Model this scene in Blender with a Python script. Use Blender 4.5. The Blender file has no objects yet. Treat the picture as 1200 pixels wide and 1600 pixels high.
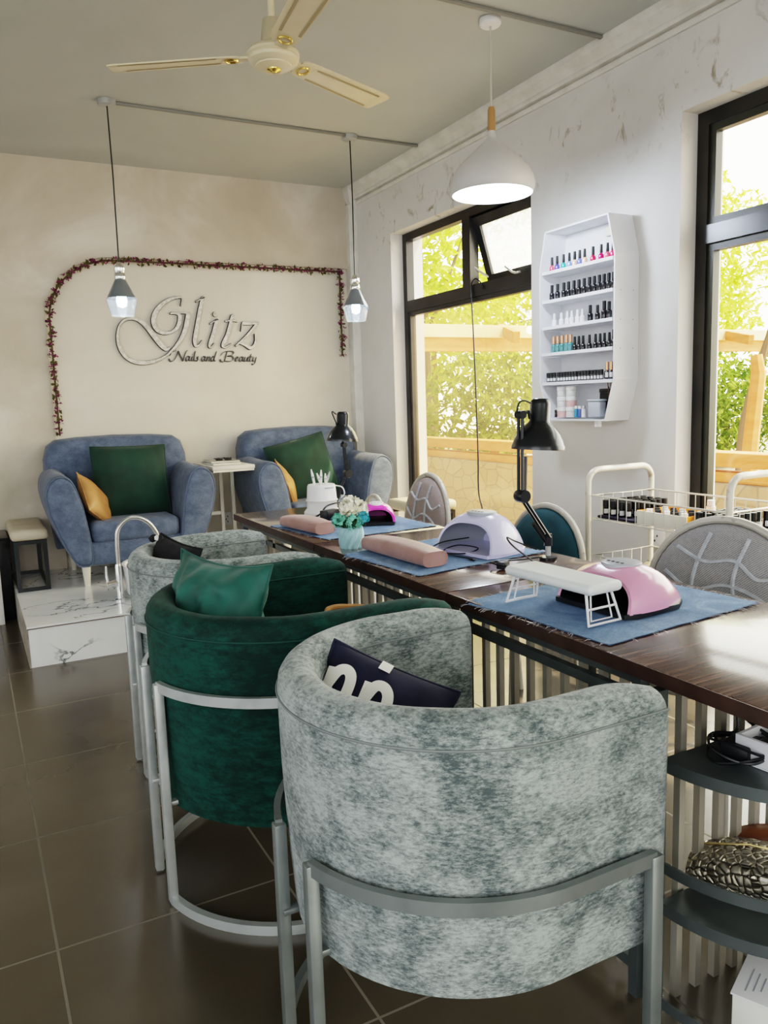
import bpy, bmesh, math, random
from mathutils import Vector, Matrix, Euler, noise
random.seed(11)
S = bpy.context.scene
COL = S.collection
PI = math.pi
WM = {}
I4 = Matrix.Identity(4)

# ------------------------------------------------------------------ materials
def _nodes(name):
    m = bpy.data.materials.new(name); m.use_nodes = True
    nt = m.node_tree
    return m, nt, nt.nodes['Principled BSDF'], nt.nodes['Material Output']

def M(name, col, rough=.5, metal=0, col2=None, vs=8, stretch=(1, 1, 1), lo=.35, hi=.65, bump=0, bs=60,
      emit=0, sheen=0, spec=.5, coat=0, detail=6, dist=0, ecol=None):
    m, nt, b, out = _nodes(name)
    L = nt.links.new
    b.inputs['Base Color'].default_value = (*col, 1)
    b.inputs['Roughness'].default_value = rough
    b.inputs['Metallic'].default_value = metal
    b.inputs['Specular IOR Level'].default_value = spec
    if sheen: b.inputs['Sheen Weight'].default_value = sheen
    if coat:
        b.inputs['Coat Weight'].default_value = coat; b.inputs['Coat Roughness'].default_value = .12
    tc = nt.nodes.new('ShaderNodeTexCoord')
    if col2 is not None:
        mp = nt.nodes.new('ShaderNodeMapping'); mp.inputs['Scale'].default_value = stretch
        n = nt.nodes.new('ShaderNodeTexNoise'); n.inputs['Scale'].default_value = vs
        n.inputs['Detail'].default_value = detail; n.inputs['Distortion'].default_value = dist
        r = nt.nodes.new('ShaderNodeValToRGB')
        r.color_ramp.elements[0].position = lo; r.color_ramp.elements[0].color = (*col, 1)
        r.color_ramp.elements[1].position = hi; r.color_ramp.elements[1].color = (*col2, 1)
        L(tc.outputs['Object'], mp.inputs['Vector']); L(mp.outputs[0], n.inputs['Vector'])
        L(n.outputs['Fac'], r.inputs['Fac']); L(r.outputs[0], b.inputs['Base Color'])
    if bump:
        n2 = nt.nodes.new('ShaderNodeTexNoise'); n2.inputs['Scale'].default_value = bs; n2.inputs['Detail'].default_value = 4
        bp = nt.nodes.new('ShaderNodeBump'); bp.inputs['Strength'].default_value = bump; bp.inputs['Distance'].default_value = .01
        L(tc.outputs['Object'], n2.inputs['Vector']); L(n2.outputs['Fac'], bp.inputs['Height']); L(bp.outputs[0], b.inputs['Normal'])
    if emit:
        b.inputs['Emission Color'].default_value = (*(ecol or col), 1); b.inputs['Emission Strength'].default_value = emit
    return m

def math_node(nt, op, a, b=None):
    n = nt.nodes.new('ShaderNodeMath'); n.operation = op
    for i, v in enumerate((a, b)):
        if v is None: continue
        if isinstance(v, (int, float)): n.inputs[i].default_value = v
        else: nt.links.new(v, n.inputs[i])
    return n.outputs[0]

def mix_col(nt, fac, a, b, mode='MIX'):
    n = nt.nodes.new('ShaderNodeMix'); n.data_type = 'RGBA'; n.blend_type = mode
    for idx, v in ((0, fac), (6, a), (7, b)):
        if isinstance(v, (int, float)): n.inputs[idx].default_value = v
        elif isinstance(v, tuple): n.inputs[idx].default_value = (*v, 1)
        else: nt.links.new(v, n.inputs[idx])
    return n.outputs[2]

def ramp(nt, fac, stops):
    r = nt.nodes.new('ShaderNodeValToRGB')
    e = r.color_ramp.elements
    while len(e) < len(stops): e.new(.5)
    for x, (p, c) in zip(e, stops): x.position = p; x.color = (*c, 1)
    nt.links.new(fac, r.inputs['Fac'])
    return r.outputs[0]

def tex_noise(nt, vec, scale, detail=5, dist=0, rough=.5):
    n = nt.nodes.new('ShaderNodeTexNoise'); n.inputs['Scale'].default_value = scale
    n.inputs['Detail'].default_value = detail; n.inputs['Distortion'].default_value = dist; n.inputs['Roughness'].default_value = rough
    if vec is not None: nt.links.new(vec, n.inputs['Vector'])
    return n.outputs['Fac']

def obj_vec(nt, scale=(1, 1, 1), loc=(0, 0, 0)):
    tc = nt.nodes.new('ShaderNodeTexCoord'); mp = nt.nodes.new('ShaderNodeMapping')
    mp.inputs['Scale'].default_value = scale; mp.inputs['Location'].default_value = loc
    nt.links.new(tc.outputs['Object'], mp.inputs['Vector'])
    return mp.outputs[0]

def tile_floor():
    m, nt, b, out = _nodes('floor_tile')
    v = obj_vec(nt)
    sx = nt.nodes.new('ShaderNodeSeparateXYZ'); nt.links.new(v, sx.inputs[0])
    P = .59
    masks = []
    for ax, off in (('X', .083), ('Y', 1.973)):
        q = math_node(nt, 'DIVIDE', math_node(nt, 'ADD', sx.outputs[ax], 20*P - off), P)
        fr = math_node(nt, 'FRACT', q)
        d = math_node(nt, 'ABSOLUTE', math_node(nt, 'SUBTRACT', fr, .5))
        masks.append(math_node(nt, 'GREATER_THAN', d, .5 - .0055))
    g = math_node(nt, 'MAXIMUM', masks[0], masks[1])
    n1 = tex_noise(nt, v, 1.7, 3, 0); n2 = tex_noise(nt, v, 60, 4)
    c = ramp(nt, n1, [(.25, (.060, .049, .033)), (.5, (.080, .066, .046)), (.8, (.115, .096, .070))])
    c = mix_col(nt, math_node(nt, 'MULTIPLY', n2, .35), c, (.1, .085, .065))
    c = mix_col(nt, g, c, (.165, .145, .11))
    nt.links.new(c, b.inputs['Base Color'])
    r = math_node(nt, 'ADD', math_node(nt, 'MULTIPLY', n1, .12), .18)
    r = math_node(nt, 'MAXIMUM', r, math_node(nt, 'MULTIPLY', g, .8))
    nt.links.new(r, b.inputs['Roughness']); b.inputs['IOR'].default_value = 1.75
    bp = nt.nodes.new('ShaderNodeBump'); bp.inputs['Strength'].default_value = .25; bp.inputs['Distance'].default_value = .003
    bp.invert = True
    nt.links.new(g, bp.inputs['Height']); nt.links.new(bp.outputs[0], b.inputs['Normal'])
    return m

def marble():
    m, nt, b, out = _nodes('marble')
    v = obj_vec(nt, (1, 1, 1), (1.3, 2.9, .7))
    n1 = tex_noise(nt, v, 2.3, 5, 1.4, .52)
    d = math_node(nt, 'ABSOLUTE', math_node(nt, 'SUBTRACT', n1, .5))
    vein = ramp(nt, d, [(0, (1, 1, 1)), (.006, (.5, .5, .5)), (.016, (0, 0, 0))])
    gate = ramp(nt, tex_noise(nt, v, 2.3, 2), [(.40, (0, 0, 0)), (.48, (1, 1, 1))])
    base = ramp(nt, tex_noise(nt, v, 3, 3), [(.3, (.70, .72, .72)), (.7, (.85, .85, .83))])
    f = math_node(nt, 'MULTIPLY', vein, gate)
    c = mix_col(nt, f, base, (.09, .10, .11))
    # tile joints every .6 m
    nt.links.new(c, b.inputs['Base Color'])
    b.inputs['Roughness'].default_value = .12
    return m

def plaster(name, c1, c2, c3, scale=1.6, stain=None, rough=.75, bump=.12):
    m, nt, b, out = _nodes(name)
    v = obj_vec(nt)
    n1 = tex_noise(nt, v, scale, 8, .9, .6); n2 = tex_noise(nt, obj_vec(nt, (3, 3, 1)), 2.5, 6, 1.2)
    c = ramp(nt, n1, [(.3, c1), (.52, c2), (.72, c3)])
    c = mix_col(nt, math_node(nt, 'MULTIPLY', n2, .25), c, c3)
    if stain:
        s = tex_noise(nt, obj_vec(nt, (1, 1.5, 1.0), (3.3, 1.7, .6)), 7, 8, .6, .68)
        z = nt.nodes.new('ShaderNodeSeparateXYZ'); nt.links.new(v, z.inputs[0])
        band = ramp(nt, math_node(nt, 'MULTIPLY', math_node(nt, 'ABSOLUTE', math_node(nt, 'SUBTRACT', z.outputs['Z'], 2.62)), 4), [(.2, (1, 1, 1)), (1, (0, 0, 0))])
        spots = ramp(nt, s, [(.57, (0, 0, 0)), (.66, (1, 1, 1))])
        c = mix_col(nt, math_node(nt, 'MULTIPLY', math_node(nt, 'MULTIPLY', band, spots), .8), c, stain)
    nt.links.new(c, b.inputs['Base Color'])
    b.inputs['Roughness'].default_value = rough
    bp = nt.nodes.new('ShaderNodeBump'); bp.inputs['Strength'].default_value = bump; bp.inputs['Distance'].default_value = .01
    nt.links.new(n1, bp.inputs['Height']); nt.links.new(bp.outputs[0], b.inputs['Normal'])
    return m

def velvet_mottled(name, lo, mid, hi, scale=9, sheen=.15):
    m, nt, b, out = _nodes(name)
    v1 = obj_vec(nt, (.9, .9, 1.1)); v2 = obj_vec(nt, (1, 1, 2.6))
    n1 = tex_noise(nt, v1, scale, 5, .2, .6); n2 = tex_noise(nt, v2, scale*4.5, 7, 0, .82); n3 = tex_noise(nt, v1, scale*.3, 2)
    s = math_node(nt, 'ADD', math_node(nt, 'MULTIPLY', n1, .29), math_node(nt, 'ADD', math_node(nt, 'MULTIPLY', n2, .55), math_node(nt, 'MULTIPLY', n3, .16)))
    c = ramp(nt, s, [(.425, lo), (.49, mid), (.565, hi)])
    nt.links.new(c, b.inputs['Base Color'])
    b.inputs['Roughness'].default_value = .7; b.inputs['Sheen Weight'].default_value = sheen; b.inputs['Specular IOR Level'].default_value = .25
    bp = nt.nodes.new('ShaderNodeBump'); bp.inputs['Strength'].default_value = .25; bp.inputs['Distance'].default_value = .004
    nt.links.new(n2, bp.inputs['Height']); nt.links.new(bp.outputs[0], b.inputs['Normal'])
    return m

def wood_top():
    m, nt, b, out = _nodes('walnut_laminate')
    v = obj_vec(nt, (1, 1, 1))
    n1 = tex_noise(nt, obj_vec(nt, (2.2, 120, 1)), 1, 3, .6); n = tex_noise(nt, obj_vec(nt, (1.4, 16, 1)), 2, 5, .8)
    s = math_node(nt, 'ADD', math_node(nt, 'MULTIPLY', n1, .5), math_node(nt, 'MULTIPLY', n, .5))
    c = ramp(nt, s, [(.36, (.04, .020, .015)), (.5, (.085, .046, .034)), (.64, (.20, .125, .095))])
    nt.links.new(c, b.inputs['Base Color'])
    b.inputs['Roughness'].default_value = .22
    b.inputs['Coat Weight'].default_value = .6; b.inputs['Coat Roughness'].default_value = .1
    return m

def stone():
    m, nt, b, out = _nodes('rubble_stone')
    v = obj_vec(nt, (1, 1, 1.5))
    vo = nt.nodes.new('ShaderNodeTexVoronoi'); vo.feature = 'DISTANCE_TO_EDGE'; vo.inputs['Scale'].default_value = 4.5
    vc = nt.nodes.new('ShaderNodeTexVoronoi'); vc.inputs['Scale'].default_value = 4.5
    nt.links.new(v, vo.inputs['Vector']); nt.links.new(v, vc.inputs['Vector'])
    c = mix_col(nt, vc.outputs['Color'], (.27, .19, .11), (.42, .31, .19))
    n = tex_noise(nt, v, 14, 6)
    c = mix_col(nt, math_node(nt, 'MULTIPLY', n, .5), c, (.48, .36, .23))
    e = ramp(nt, vo.outputs['Distance'], [(.0, (1, 1, 1)), (.06, (0, 0, 0))])
    c = mix_col(nt, e, c, (.22, .17, .11))
    nt.links.new(c, b.inputs['Base Color']); b.inputs['Roughness'].default_value = .9
    return m

def glass(name, tint=(1, 1, 1), haze=0, hcol=(1, .85, .6), gloss=.08):
    m = bpy.data.materials.new(name); m.use_nodes = True
    nt = m.node_tree; nt.nodes.clear()
    out = nt.nodes.new('ShaderNodeOutputMaterial')
    t = nt.nodes.new('ShaderNodeBsdfTransparent'); t.inputs['Color'].default_value = (*tint, 1)
    g = nt.nodes.new('ShaderNodeBsdfGlossy'); g.inputs['Roughness'].default_value = .02
    lw = nt.nodes.new('ShaderNodeLayerWeight'); lw.inputs['Blend'].default_value = .5
    mx = nt.nodes.new('ShaderNodeMixShader'); nt.links.new(math_node(nt, 'ADD', math_node(nt, 'MULTIPLY', math_node(nt, 'POWER', lw.outputs['Facing'], 4), .8), gloss*.4), mx.inputs[0])
    nt.links.new(t.outputs[0], mx.inputs[1]); nt.links.new(g.outputs[0], mx.inputs[2])
    last = mx.outputs[0]
    if haze:
        tr = nt.nodes.new('ShaderNodeBsdfTranslucent'); tr.inputs['Color'].default_value = (*hcol, 1)
        m2 = nt.nodes.new('ShaderNodeMixShader')
        n = tex_noise(nt, obj_vec(nt), 1.3, 4, .6)
        f = math_node(nt, 'MULTIPLY', math_node(nt, 'ADD', math_node(nt, 'MULTIPLY', n, .8), .6), haze)
        nt.links.new(f, m2.inputs[0]); nt.links.new(last, m2.inputs[1]); nt.links.new(tr.outputs[0], m2.inputs[2])
        last = m2.outputs[0]
    nt.links.new(last, out.inputs['Surface'])
    return m

def clear_glass(name, col=(1, 1, 1), rough=.03):
    m, nt, b, out = _nodes(name)
    b.inputs['Base Color'].default_value = (*col, 1); b.inputs['Transmission Weight'].default_value = .92
    b.inputs['Roughness'].default_value = rough; b.inputs['IOR'].default_value = 1.35
    return m

def leaf(name, c1, c2, trans=.5):
    m = bpy.data.materials.new(name); m.use_nodes = True
    nt = m.node_tree; nt.nodes.clear()
    out = nt.nodes.new('ShaderNodeOutputMaterial')
    c = ramp(nt, tex_noise(nt, obj_vec(nt), 5, 4), [(.35, c1), (.65, c2)])
    d = nt.nodes.new('ShaderNodeBsdfDiffuse'); t = nt.nodes.new('ShaderNodeBsdfTranslucent')
    mx = nt.nodes.new('ShaderNodeMixShader'); mx.inputs[0].default_value = trans
    nt.links.new(c, d.inputs[0]); nt.links.new(c, t.inputs[0])
    nt.links.new(d.outputs[0], mx.inputs[1]); nt.links.new(t.outputs[0], mx.inputs[2]); nt.links.new(mx.outputs[0], out.inputs[0])
    return m

def weave(name, c1, c2):
    m, nt, b, out = _nodes(name)
    v = obj_vec(nt, (1, 1, 1))
    w1 = nt.nodes.new('ShaderNodeTexWave'); w1.inputs['Scale'].default_value = 70; w1.bands_direction = 'DIAGONAL'; w1.inputs['Distortion'].default_value = 3
    w1.inputs['Detail Scale'].default_value = 6
    nt.links.new(v, w1.inputs['Vector'])
    n = tex_noise(nt, v, 60, 3)
    s = math_node(nt, 'ADD', math_node(nt, 'MULTIPLY', w1.outputs['Fac'], .6), math_node(nt, 'MULTIPLY', n, .4))
    c = ramp(nt, s, [(.3, c1), (.6, c2)])
    nt.links.new(c, b.inputs['Base Color']); b.inputs['Roughness'].default_value = .75
    return m

def denim():
    m, nt, b, out = _nodes('faded_denim')
    n1 = tex_noise(nt, obj_vec(nt), 7, 7, .8, .65); n2 = tex_noise(nt, obj_vec(nt, (1, 6, 1)), 110, 3)
    s = math_node(nt, 'ADD', math_node(nt, 'MULTIPLY', n1, .6), math_node(nt, 'MULTIPLY', n2, .4))
    c = ramp(nt, s, [(.33, (.075, .135, .25)), (.5, (.15, .25, .41)), (.66, (.30, .41, .56))])
    nt.links.new(c, b.inputs['Base Color']); b.inputs['Roughness'].default_value = .9
    bp = nt.nodes.new('ShaderNodeBump'); bp.inputs['Strength'].default_value = .3; bp.inputs['Distance'].default_value = .002
    nt.links.new(n2, bp.inputs['Height']); nt.links.new(bp.outputs[0], b.inputs['Normal'])
    return m

# ------------------------------------------------------------------ geometry collector
def catmull(P, n=6, closed=False):
    P = [Vector(p) for p in P]; out = []; N = len(P)
    rng = range(N if closed else N-1)
    for i in rng:
        p1, p2 = P[i], P[(i+1) % N]
        p0 = P[(i-1) % N] if (closed or i > 0) else p1*2-p2
        p3 = P[(i+2) % N] if (closed or i+2 < N) else p2*2-p1
        for k in range(n):
            t = k/n
            out.append(.5*((2*p1)+(p2-p0)*t+(2*p0-5*p1+4*p2-p3)*t*t+(3*p1-p0-3*p2+p3)*t**3))
    if not closed: out.append(P[-1])
    return out

class MB:
    def __init__(s, local=False): s.v = []; s.f = []; s.mi = []; s.local = local; s.cur = 0
    def add(s, vs, fs):
        o = len(s.v); s.v += [Vector(v) for v in vs]
        s.f += [tuple(i+o for i in f) for f in fs]; s.mi += [s.cur]*len(fs); return s
    def bm(s, b):
        b.verts.ensure_lookup_table(); b.verts.index_update()
        s.add([v.co.copy() for v in b.verts], [[v.index for v in f.verts] for f in b.faces]); b.free(); return s
    def box(s, c, d, bev=0, seg=2, rot=None):
        b = bmesh.new(); bmesh.ops.create_cube(b, size=1)
        for v in b.verts: v.co = Vector((v.co.x*d[0], v.co.y*d[1], v.co.z*d[2]))
        if bev: bmesh.ops.bevel(b, geom=b.edges[:], offset=min(bev, min(d)*.49), segments=seg, profile=.5, affect='EDGES')
        R = rot.to_matrix() if isinstance(rot, Euler) else rot
        for v in b.verts:
            if R is not None: v.co = R @ v.co
            v.co += Vector(c)
        return s.bm(b)
    def span(s, x0, x1, y0, y1, z0, z1, bev=0, seg=2):
        return s.box(((x0+x1)/2, (y0+y1)/2, (z0+z1)/2), (abs(x1-x0), abs(y1-y0), abs(z1-z0)), bev, seg)
    def tube(s, pts, r, n=8, closed=False, cap=True):
        P = [Vector(p) for p in pts]; N = len(P)
        rs = r if isinstance(r, (list, tuple)) else [r]*N
        T = []
        for i in range(N):
            a = P[(i-1) % N] if (closed or i) else P[i]; b = P[(i+1) % N] if (closed or i < N-1) else P[i]
            d = (b-a); T.append(d.normalized() if d.length > 1e-9 else Vector((0, 0, 1)))
        ref = Vector((0, 0, 1)) if abs(T[0].z) < .9 else Vector((1, 0, 0))
        u = T[0].cross(ref).normalized(); vs = []
        for i in range(N):
            u = (u - T[i]*u.dot(T[i])); u.normalize(); w = T[i].cross(u)
            for k in range(n):
                a = 2*PI*k/n; vs.append(P[i]+(u*math.cos(a)+w*math.sin(a))*rs[i])
        fs = []
        for i in range(N if closed else N-1):
            j = (i+1) % N
            for k in range(n): fs.append((i*n+k, i*n+(k+1) % n, j*n+(k+1) % n, j*n+k))
        if cap and not closed: fs.append(tuple(range(n-1, -1, -1))); fs.append(tuple((N-1)*n+k for k in range(n)))
        return s.add(vs, fs)
    def bar(s, pts, w, h):
        """rectangular bar swept along a path lying in a horizontal plane"""
        P = [Vector(p) for p in pts]; N = len(P); vs = []; fs = []
        for i in range(N):
            t = (P[min(i+1, N-1)]-P[max(i-1, 0)]).normalized(); nn = Vector((t.y, -t.x, 0)).normalized()
            for a, b in ((-1, -1), (1, -1), (1, 1), (-1, 1)): vs.append(P[i]+nn*a*w/2+Vector((0, 0, b*h/2)))
        for i in range(N-1):
            for k in range(4): fs.append((i*4+k, i*4+(k+1) % 4, (i+1)*4+(k+1) % 4, (i+1)*4+k))
        fs += [(3, 2, 1, 0), tuple((N-1)*4+k for k in range(4))]
        return s.add(vs, fs)
    def lathe(s, prof, c=(0, 0, 0), n=24, rot=None, sx=1, sy=1, cap=True):
        vs = []; fs = []; R = rot.to_matrix() if isinstance(rot, Euler) else rot
        for r, z in prof:
            for k in range(n):
                a = 2*PI*k/n; p = Vector((r*math.cos(a)*sx, r*math.sin(a)*sy, z))
                vs.append((R @ p if R is not None else p)+Vector(c))
        m = len(prof)
        for i in range(m-1):
            for k in range(n): fs.append((i*n+k, i*n+(k+1) % n, (i+1)*n+(k+1) % n, (i+1)*n+k))
        if cap:
            if prof[0][0] > 1e-5: fs.append(tuple(range(n-1, -1, -1)))
            if prof[-1][0] > 1e-5: fs.append(tuple((m-1)*n+k for k in range(n)))
        return s.add(vs, fs)
    def loft(s, rings, capa=True, capb=True, closed=False):
        n = len(rings[0]); vs = [p for r in rings for p in r]; fs = []
        for i in range(len(rings)-(0 if closed else 1)):
            j = (i+1) % len(rings)
            for k in range(n): fs.append((i*n+k, i*n+(k+1) % n, j*n+(k+1) % n, j*n+k))
        if capa and not closed: fs.append(tuple(range(n-1, -1, -1)))
        if capb and not closed: fs.append(tuple((len(rings)-1)*n+k for k in range(n)))
        return s.add(vs, fs)
    def prism(s, poly, fn, d0, d1):
        n = len(poly)
        return s.loft([[fn(a, b, d0) for a, b in poly], [fn(a, b, d1) for a, b in poly]])
    def grid(s, fn, nu, nv):
        vs = [fn(i/nu, j/nv) for i in range(nu+1) for j in range(nv+1)]
        fs = [(i*(nv+1)+j, (i+1)*(nv+1)+j, (i+1)*(nv+1)+j+1, i*(nv+1)+j+1) for i in range(nu) for j in range(nv)]
        return s.add(vs, fs)
    def build(s, name, mat, parent=None, smooth=35, weld=0):
        inv = I4
        if parent is not None and not s.local: inv = WM[parent.name].inverted()
        me = bpy.data.meshes.new(name)
        me.from_pydata([inv @ v for v in s.v], [], s.f)
        b = bmesh.new(); b.from_mesh(me)
        if weld: bmesh.ops.remove_doubles(b, verts=b.verts[:], dist=weld)
        bmesh.ops.recalc_face_normals(b, faces=b.faces[:]); b.to_mesh(me); b.free()
        for m in (mat if isinstance(mat, (list, tuple)) else [mat]): me.materials.append(m)
        if isinstance(mat, (list, tuple)) and not weld:
            for p, i in zip(me.polygons, s.mi): p.material_index = i
        if smooth:
            for p in me.polygons: p.use_smooth = True
            me.set_sharp_from_angle(angle=math.radians(smooth))
        o = bpy.data.objects.new(name, me); COL.objects.link(o)
        if parent is not None: o.parent = parent; WM[o.name] = WM[parent.name]
        else: WM[o.name] = I4
        return o

def tag(o, label=None, cat=None, group=None, kind=None):
    if label: o['label'] = label
    if cat: o['category'] = cat
    if group: o['group'] = group
    if kind: o['kind'] = kind
    return o

def thing(name, label, cat, loc=(0, 0, 0), rz=0, group=None, mat=None):
    o = bpy.data.objects.new(name, None); COL.objects.link(o); o.empty_display_size = .05
    m = mat if mat is not None else Matrix.Translation(Vector(loc)) @ Matrix.Rotation(rz, 4, 'Z')
    o.matrix_world = m; WM[o.name] = m.copy()
    return tag(o, label, cat, group)

def struct(o): o['kind'] = 'structure'; return o

def sempty(name, loc=(0, 0, 0)):
    o = bpy.data.objects.new(name, None); COL.objects.link(o); o.location = loc
    WM[o.name] = Matrix.Translation(Vector(loc)); o['kind'] = 'structure'; return o

def dup(root, loc, label, rz=None, group=None, scale=None):
    r = root.copy(); COL.objects.link(r); r.location = loc
    if rz is not None: r.rotation_euler = (0, 0, rz)
    if scale is not None: r.scale = scale
    r['label'] = label
    if group: r['group'] = group
    for ch in list(root.children):
        c = ch.copy(); COL.objects.link(c); c.parent = r
        for g in list(ch.children):
            d = g.copy(); COL.objects.link(d); d.parent = c
    return r

def frame(c, u, n):
    """matrix with x along u, z along n, y = n x u, origin c"""
    n = Vector(n).normalized(); u = Vector(u); u = (u-n*u.dot(n)).normalized(); v = n.cross(u)
    m = Matrix((u, v, n)).transposed().to_4x4(); m.translation = Vector(c); return m

def arc(cx, cy, r, a0, a1, n, z):
    return [Vector((cx+r*math.cos(math.radians(a0+(a1-a0)*i/n)), cy+r*math.sin(math.radians(a0+(a1-a0)*i/n)), z)) for i in range(n+1)]
# ------------------------------------------------------------------ materials used
m_floor = tile_floor(); m_marble = marble()
m_niche = plaster('niche_paint', (.60, .55, .46), (.66, .61, .52), (.71, .67, .58), .9, rough=.6, bump=.05)
m_plaster = plaster('venetian_plaster', (.42, .37, .28), (.53, .47, .38), (.68, .64, .57), 1.3, bump=.15)
m_wall = plaster('painted_wall', (.57, .555, .52), (.65, .635, .605), (.71, .695, .67), 1.1, stain=(.20, .15, .07), bump=.08)
m_ceil = plaster('ceiling_paint', (.43, .45, .43), (.47, .49, .47), (.51, .53, .51), .7, rough=.55, bump=.03)
m_trimw = M('white_gypsum', (.62, .60, .54), .6, col2=(.72, .70, .65), vs=9, bump=.5, bs=28)
m_black = M('black_aluminium', (.009, .009, .011), .3, .0, col2=(.03, .028, .025), vs=4)
m_glass = glass('window_glass')
m_hazy = glass('hazy_window_glass', (1, .945, .84), .03, (1, .78, .50))
m_frost = glass('frosted_window_glass', (1, 1, 1), .4, (1, 1, .95))
m_steel = M('painted_steel', (.50, .52, .51), .38, .55, col2=(.36, .38, .38), vs=14, lo=.45, hi=.8)
m_steeld = M('grey_green_steel', (.085, .10, .10), .4, .35, col2=(.12, .14, .14), vs=10)
m_steelm = M('dull_grey_steel', (.26, .285, .28), .36, .6, col2=(.19, .21, .21), vs=14, lo=.45, hi=.8)
m_slat = M('brushed_slat_metal', (.42, .39, .32), .35, .5, col2=(.56, .53, .46), vs=6, stretch=(1, 1, .2))
m_chrome = M('chrome', (.85, .86, .87), .08, 1)
m_white = M('white_plastic', (.80, .80, .80), .35)
m_whitep = M('white_painted_wood', (.74, .75, .78), .45, col2=(.80, .80, .82), vs=9)
m_cream = M('cream_enamel', (.72, .64, .45), .35, col2=(.66, .58, .40), vs=8)
m_gold = M('gold_trim', (.80, .58, .18), .2, 1)
m_blackp = M('black_plastic', (.010, .011, .013), .38)
m_blackm = M('black_satin_metal', (.012, .014, .017), .3, .2, coat=.3)
m_wood = wood_top()
m_denim = denim()
m_thread = M('denim_thread', (.55, .58, .62), .9)
m_grey = velvet_mottled('crushed_grey_velvet', (.06, .082, .085), (.19, .22, .215), (.35, .385, .375), 15)
m_greyp = M('grey_piping', (.17, .19, .19), .75)
m_green = velvet_mottled('emerald_velvet', (.001, .020, .016), (.002, .038, .029), (.004, .062, .047), 5, .04)
m_greenp = M('green_piping', (.004, .055, .042), .7)
m_greenc = M('emerald_cushion_velvet', (.002, .060, .045), .6, col2=(.006, .13, .10), vs=4, dist=1.2, sheen=.15, bump=.15, bs=7)
m_greend = M('bottle_green_velvet', (.001, .022, .012), .75, col2=(.002, .038, .021), vs=7, sheen=.2, bump=.1, bs=12)
m_tan = M('tan_satin', (.36, .185, .065), .42, col2=(.50, .28, .11), vs=6, bump=.3, bs=18)
m_navy = M('navy_cotton', (.008, .009, .028), .85, col2=(.014, .015, .042), vs=20, bump=.2, bs=22)
m_letterw = M('white_print', (.80, .79, .74), .8)
m_blackf = M('black_fabric', (.008, .008, .010), .8, col2=(.016, .016, .02), vs=12, bump=.2, bs=20)
m_sofa = velvet_mottled('blue_grey_velour', (.062, .084, .130), (.088, .116, .172), (.125, .158, .225), 20)
m_sofap = M('blue_grey_piping', (.10, .13, .19), .8)
m_legw = M('pale_wood_leg', (.68, .64, .54), .45)
m_stoolseat = M('stained_cream_vinyl', (.50, .44, .33), .55, col2=(.36, .29, .19), vs=6, lo=.5, hi=.75)
m_pinkl = M('dusty_pink_leather', (.33, .185, .165), .42, col2=(.42, .25, .23), vs=9, bump=.25, bs=24, sheen=.2)
m_lilac = M('lilac_white_plastic', (.62, .61, .86), .28, coat=.5)
m_pinkp = M('pearl_pink_plastic', (.75, .35, .52), .22, coat=.6)
m_magenta = M('magenta_plastic', (.80, .06, .55), .25, coat=.6)
m_grille = M('grey_panel', (.36, .38, .42), .35)
m_vase = M('mint_ceramic', (.36, .57, .62), .4)
m_petalw = M('cream_petal', (.84, .81, .64), .8, col2=(.90, .89, .80), vs=20)
m_petalg = M('mint_petal', (.18, .56, .44), .8, col2=(.32, .68, .56), vs=20)
m_petalb = M('teal_petal', (.08, .42, .52), .8)
m_leafd = M('dark_leaf', (.03, .09, .04), .7)
m_weave = weave('grey_basketweave', (.20, .20, .21), (.40, .39, .39))
m_weavet = weave('taupe_basketweave', (.25, .20, .19), (.42, .36, .34))
m_lattice = M('pale_crackle_line', (.55, .57, .60), .7, col2=(.42, .45, .5), vs=40)
m_teal = M('dark_teal_fabric', (.010, .055, .075), .75, col2=(.018, .085, .11), vs=10)
m_tube = M('chipped_grey_enamel', (.52, .50, .44), .4, .2, col2=(.20, .17, .12), vs=22, lo=.62, hi=.72)
m_cart = M('worn_white_enamel', (.70, .66, .56), .4, .15, col2=(.36, .26, .15), vs=18, lo=.60, hi=.72)
m_basec = M('white_enamel_wire', (.74, .71, .62), .4, .2)
m_orange = M('orange_card', (.85, .30, .03), .6)
m_card = M('white_card', (.76, .75, .70), .7, col2=(.68, .66, .58), vs=5)
m_label = M('paper_label', (.75, .75, .76), .6)
m_garv = M('vine_brown', (.10, .07, .035), .8)
m_garp = M('plum_petal', (.13, .015, .06), .8, col2=(.30, .06, .17), vs=60)
m_garl = M('olive_leaf', (.07, .06, .015), .8, col2=(.12, .11, .03), vs=40)
m_silverg = M('silver_glitter', (.42, .39, .33), .4, .3, col2=(.62, .58, .50), vs=55, lo=.4, hi=.6)
m_edge = M('dark_letter_and_shadow', (.05, .045, .04), .4, .4)  # dark letter sides and tagline, also the painted shadow outline of the big letters
m_mag = M('magazine_cover', (.50, .48, .42), .4, col2=(.16, .15, .13), vs=9)
m_snake = M('pewter_croc_leather', (.30, .28, .23), .28, .75)
m_brown = M('brown_leather', (.14, .045, .018), .45, col2=(.20, .075, .03), vs=8)
m_led = M('led_bulb', (1, 1, 1), .4, emit=14, ecol=(.80, .92, 1))
m_led2 = M('led_panel', (1, 1, 1), .4, emit=9, ecol=(.88, .93, 1))
m_smoke = clear_glass('chrome_tinted_glass', (.80, .84, .88), .04)
m_pvc = M('conduit_pvc', (.24, .24, .22), .5)
m_pend = M('matt_white_shade', (.58, .57, .56), .5)
m_oak = M('oak_sleeve', (.42, .24, .10), .5)
m_stone = stone()
m_beam = M('weathered_cream_board', (.86, .72, .42), .7, col2=(.78, .60, .32), vs=3)
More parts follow.
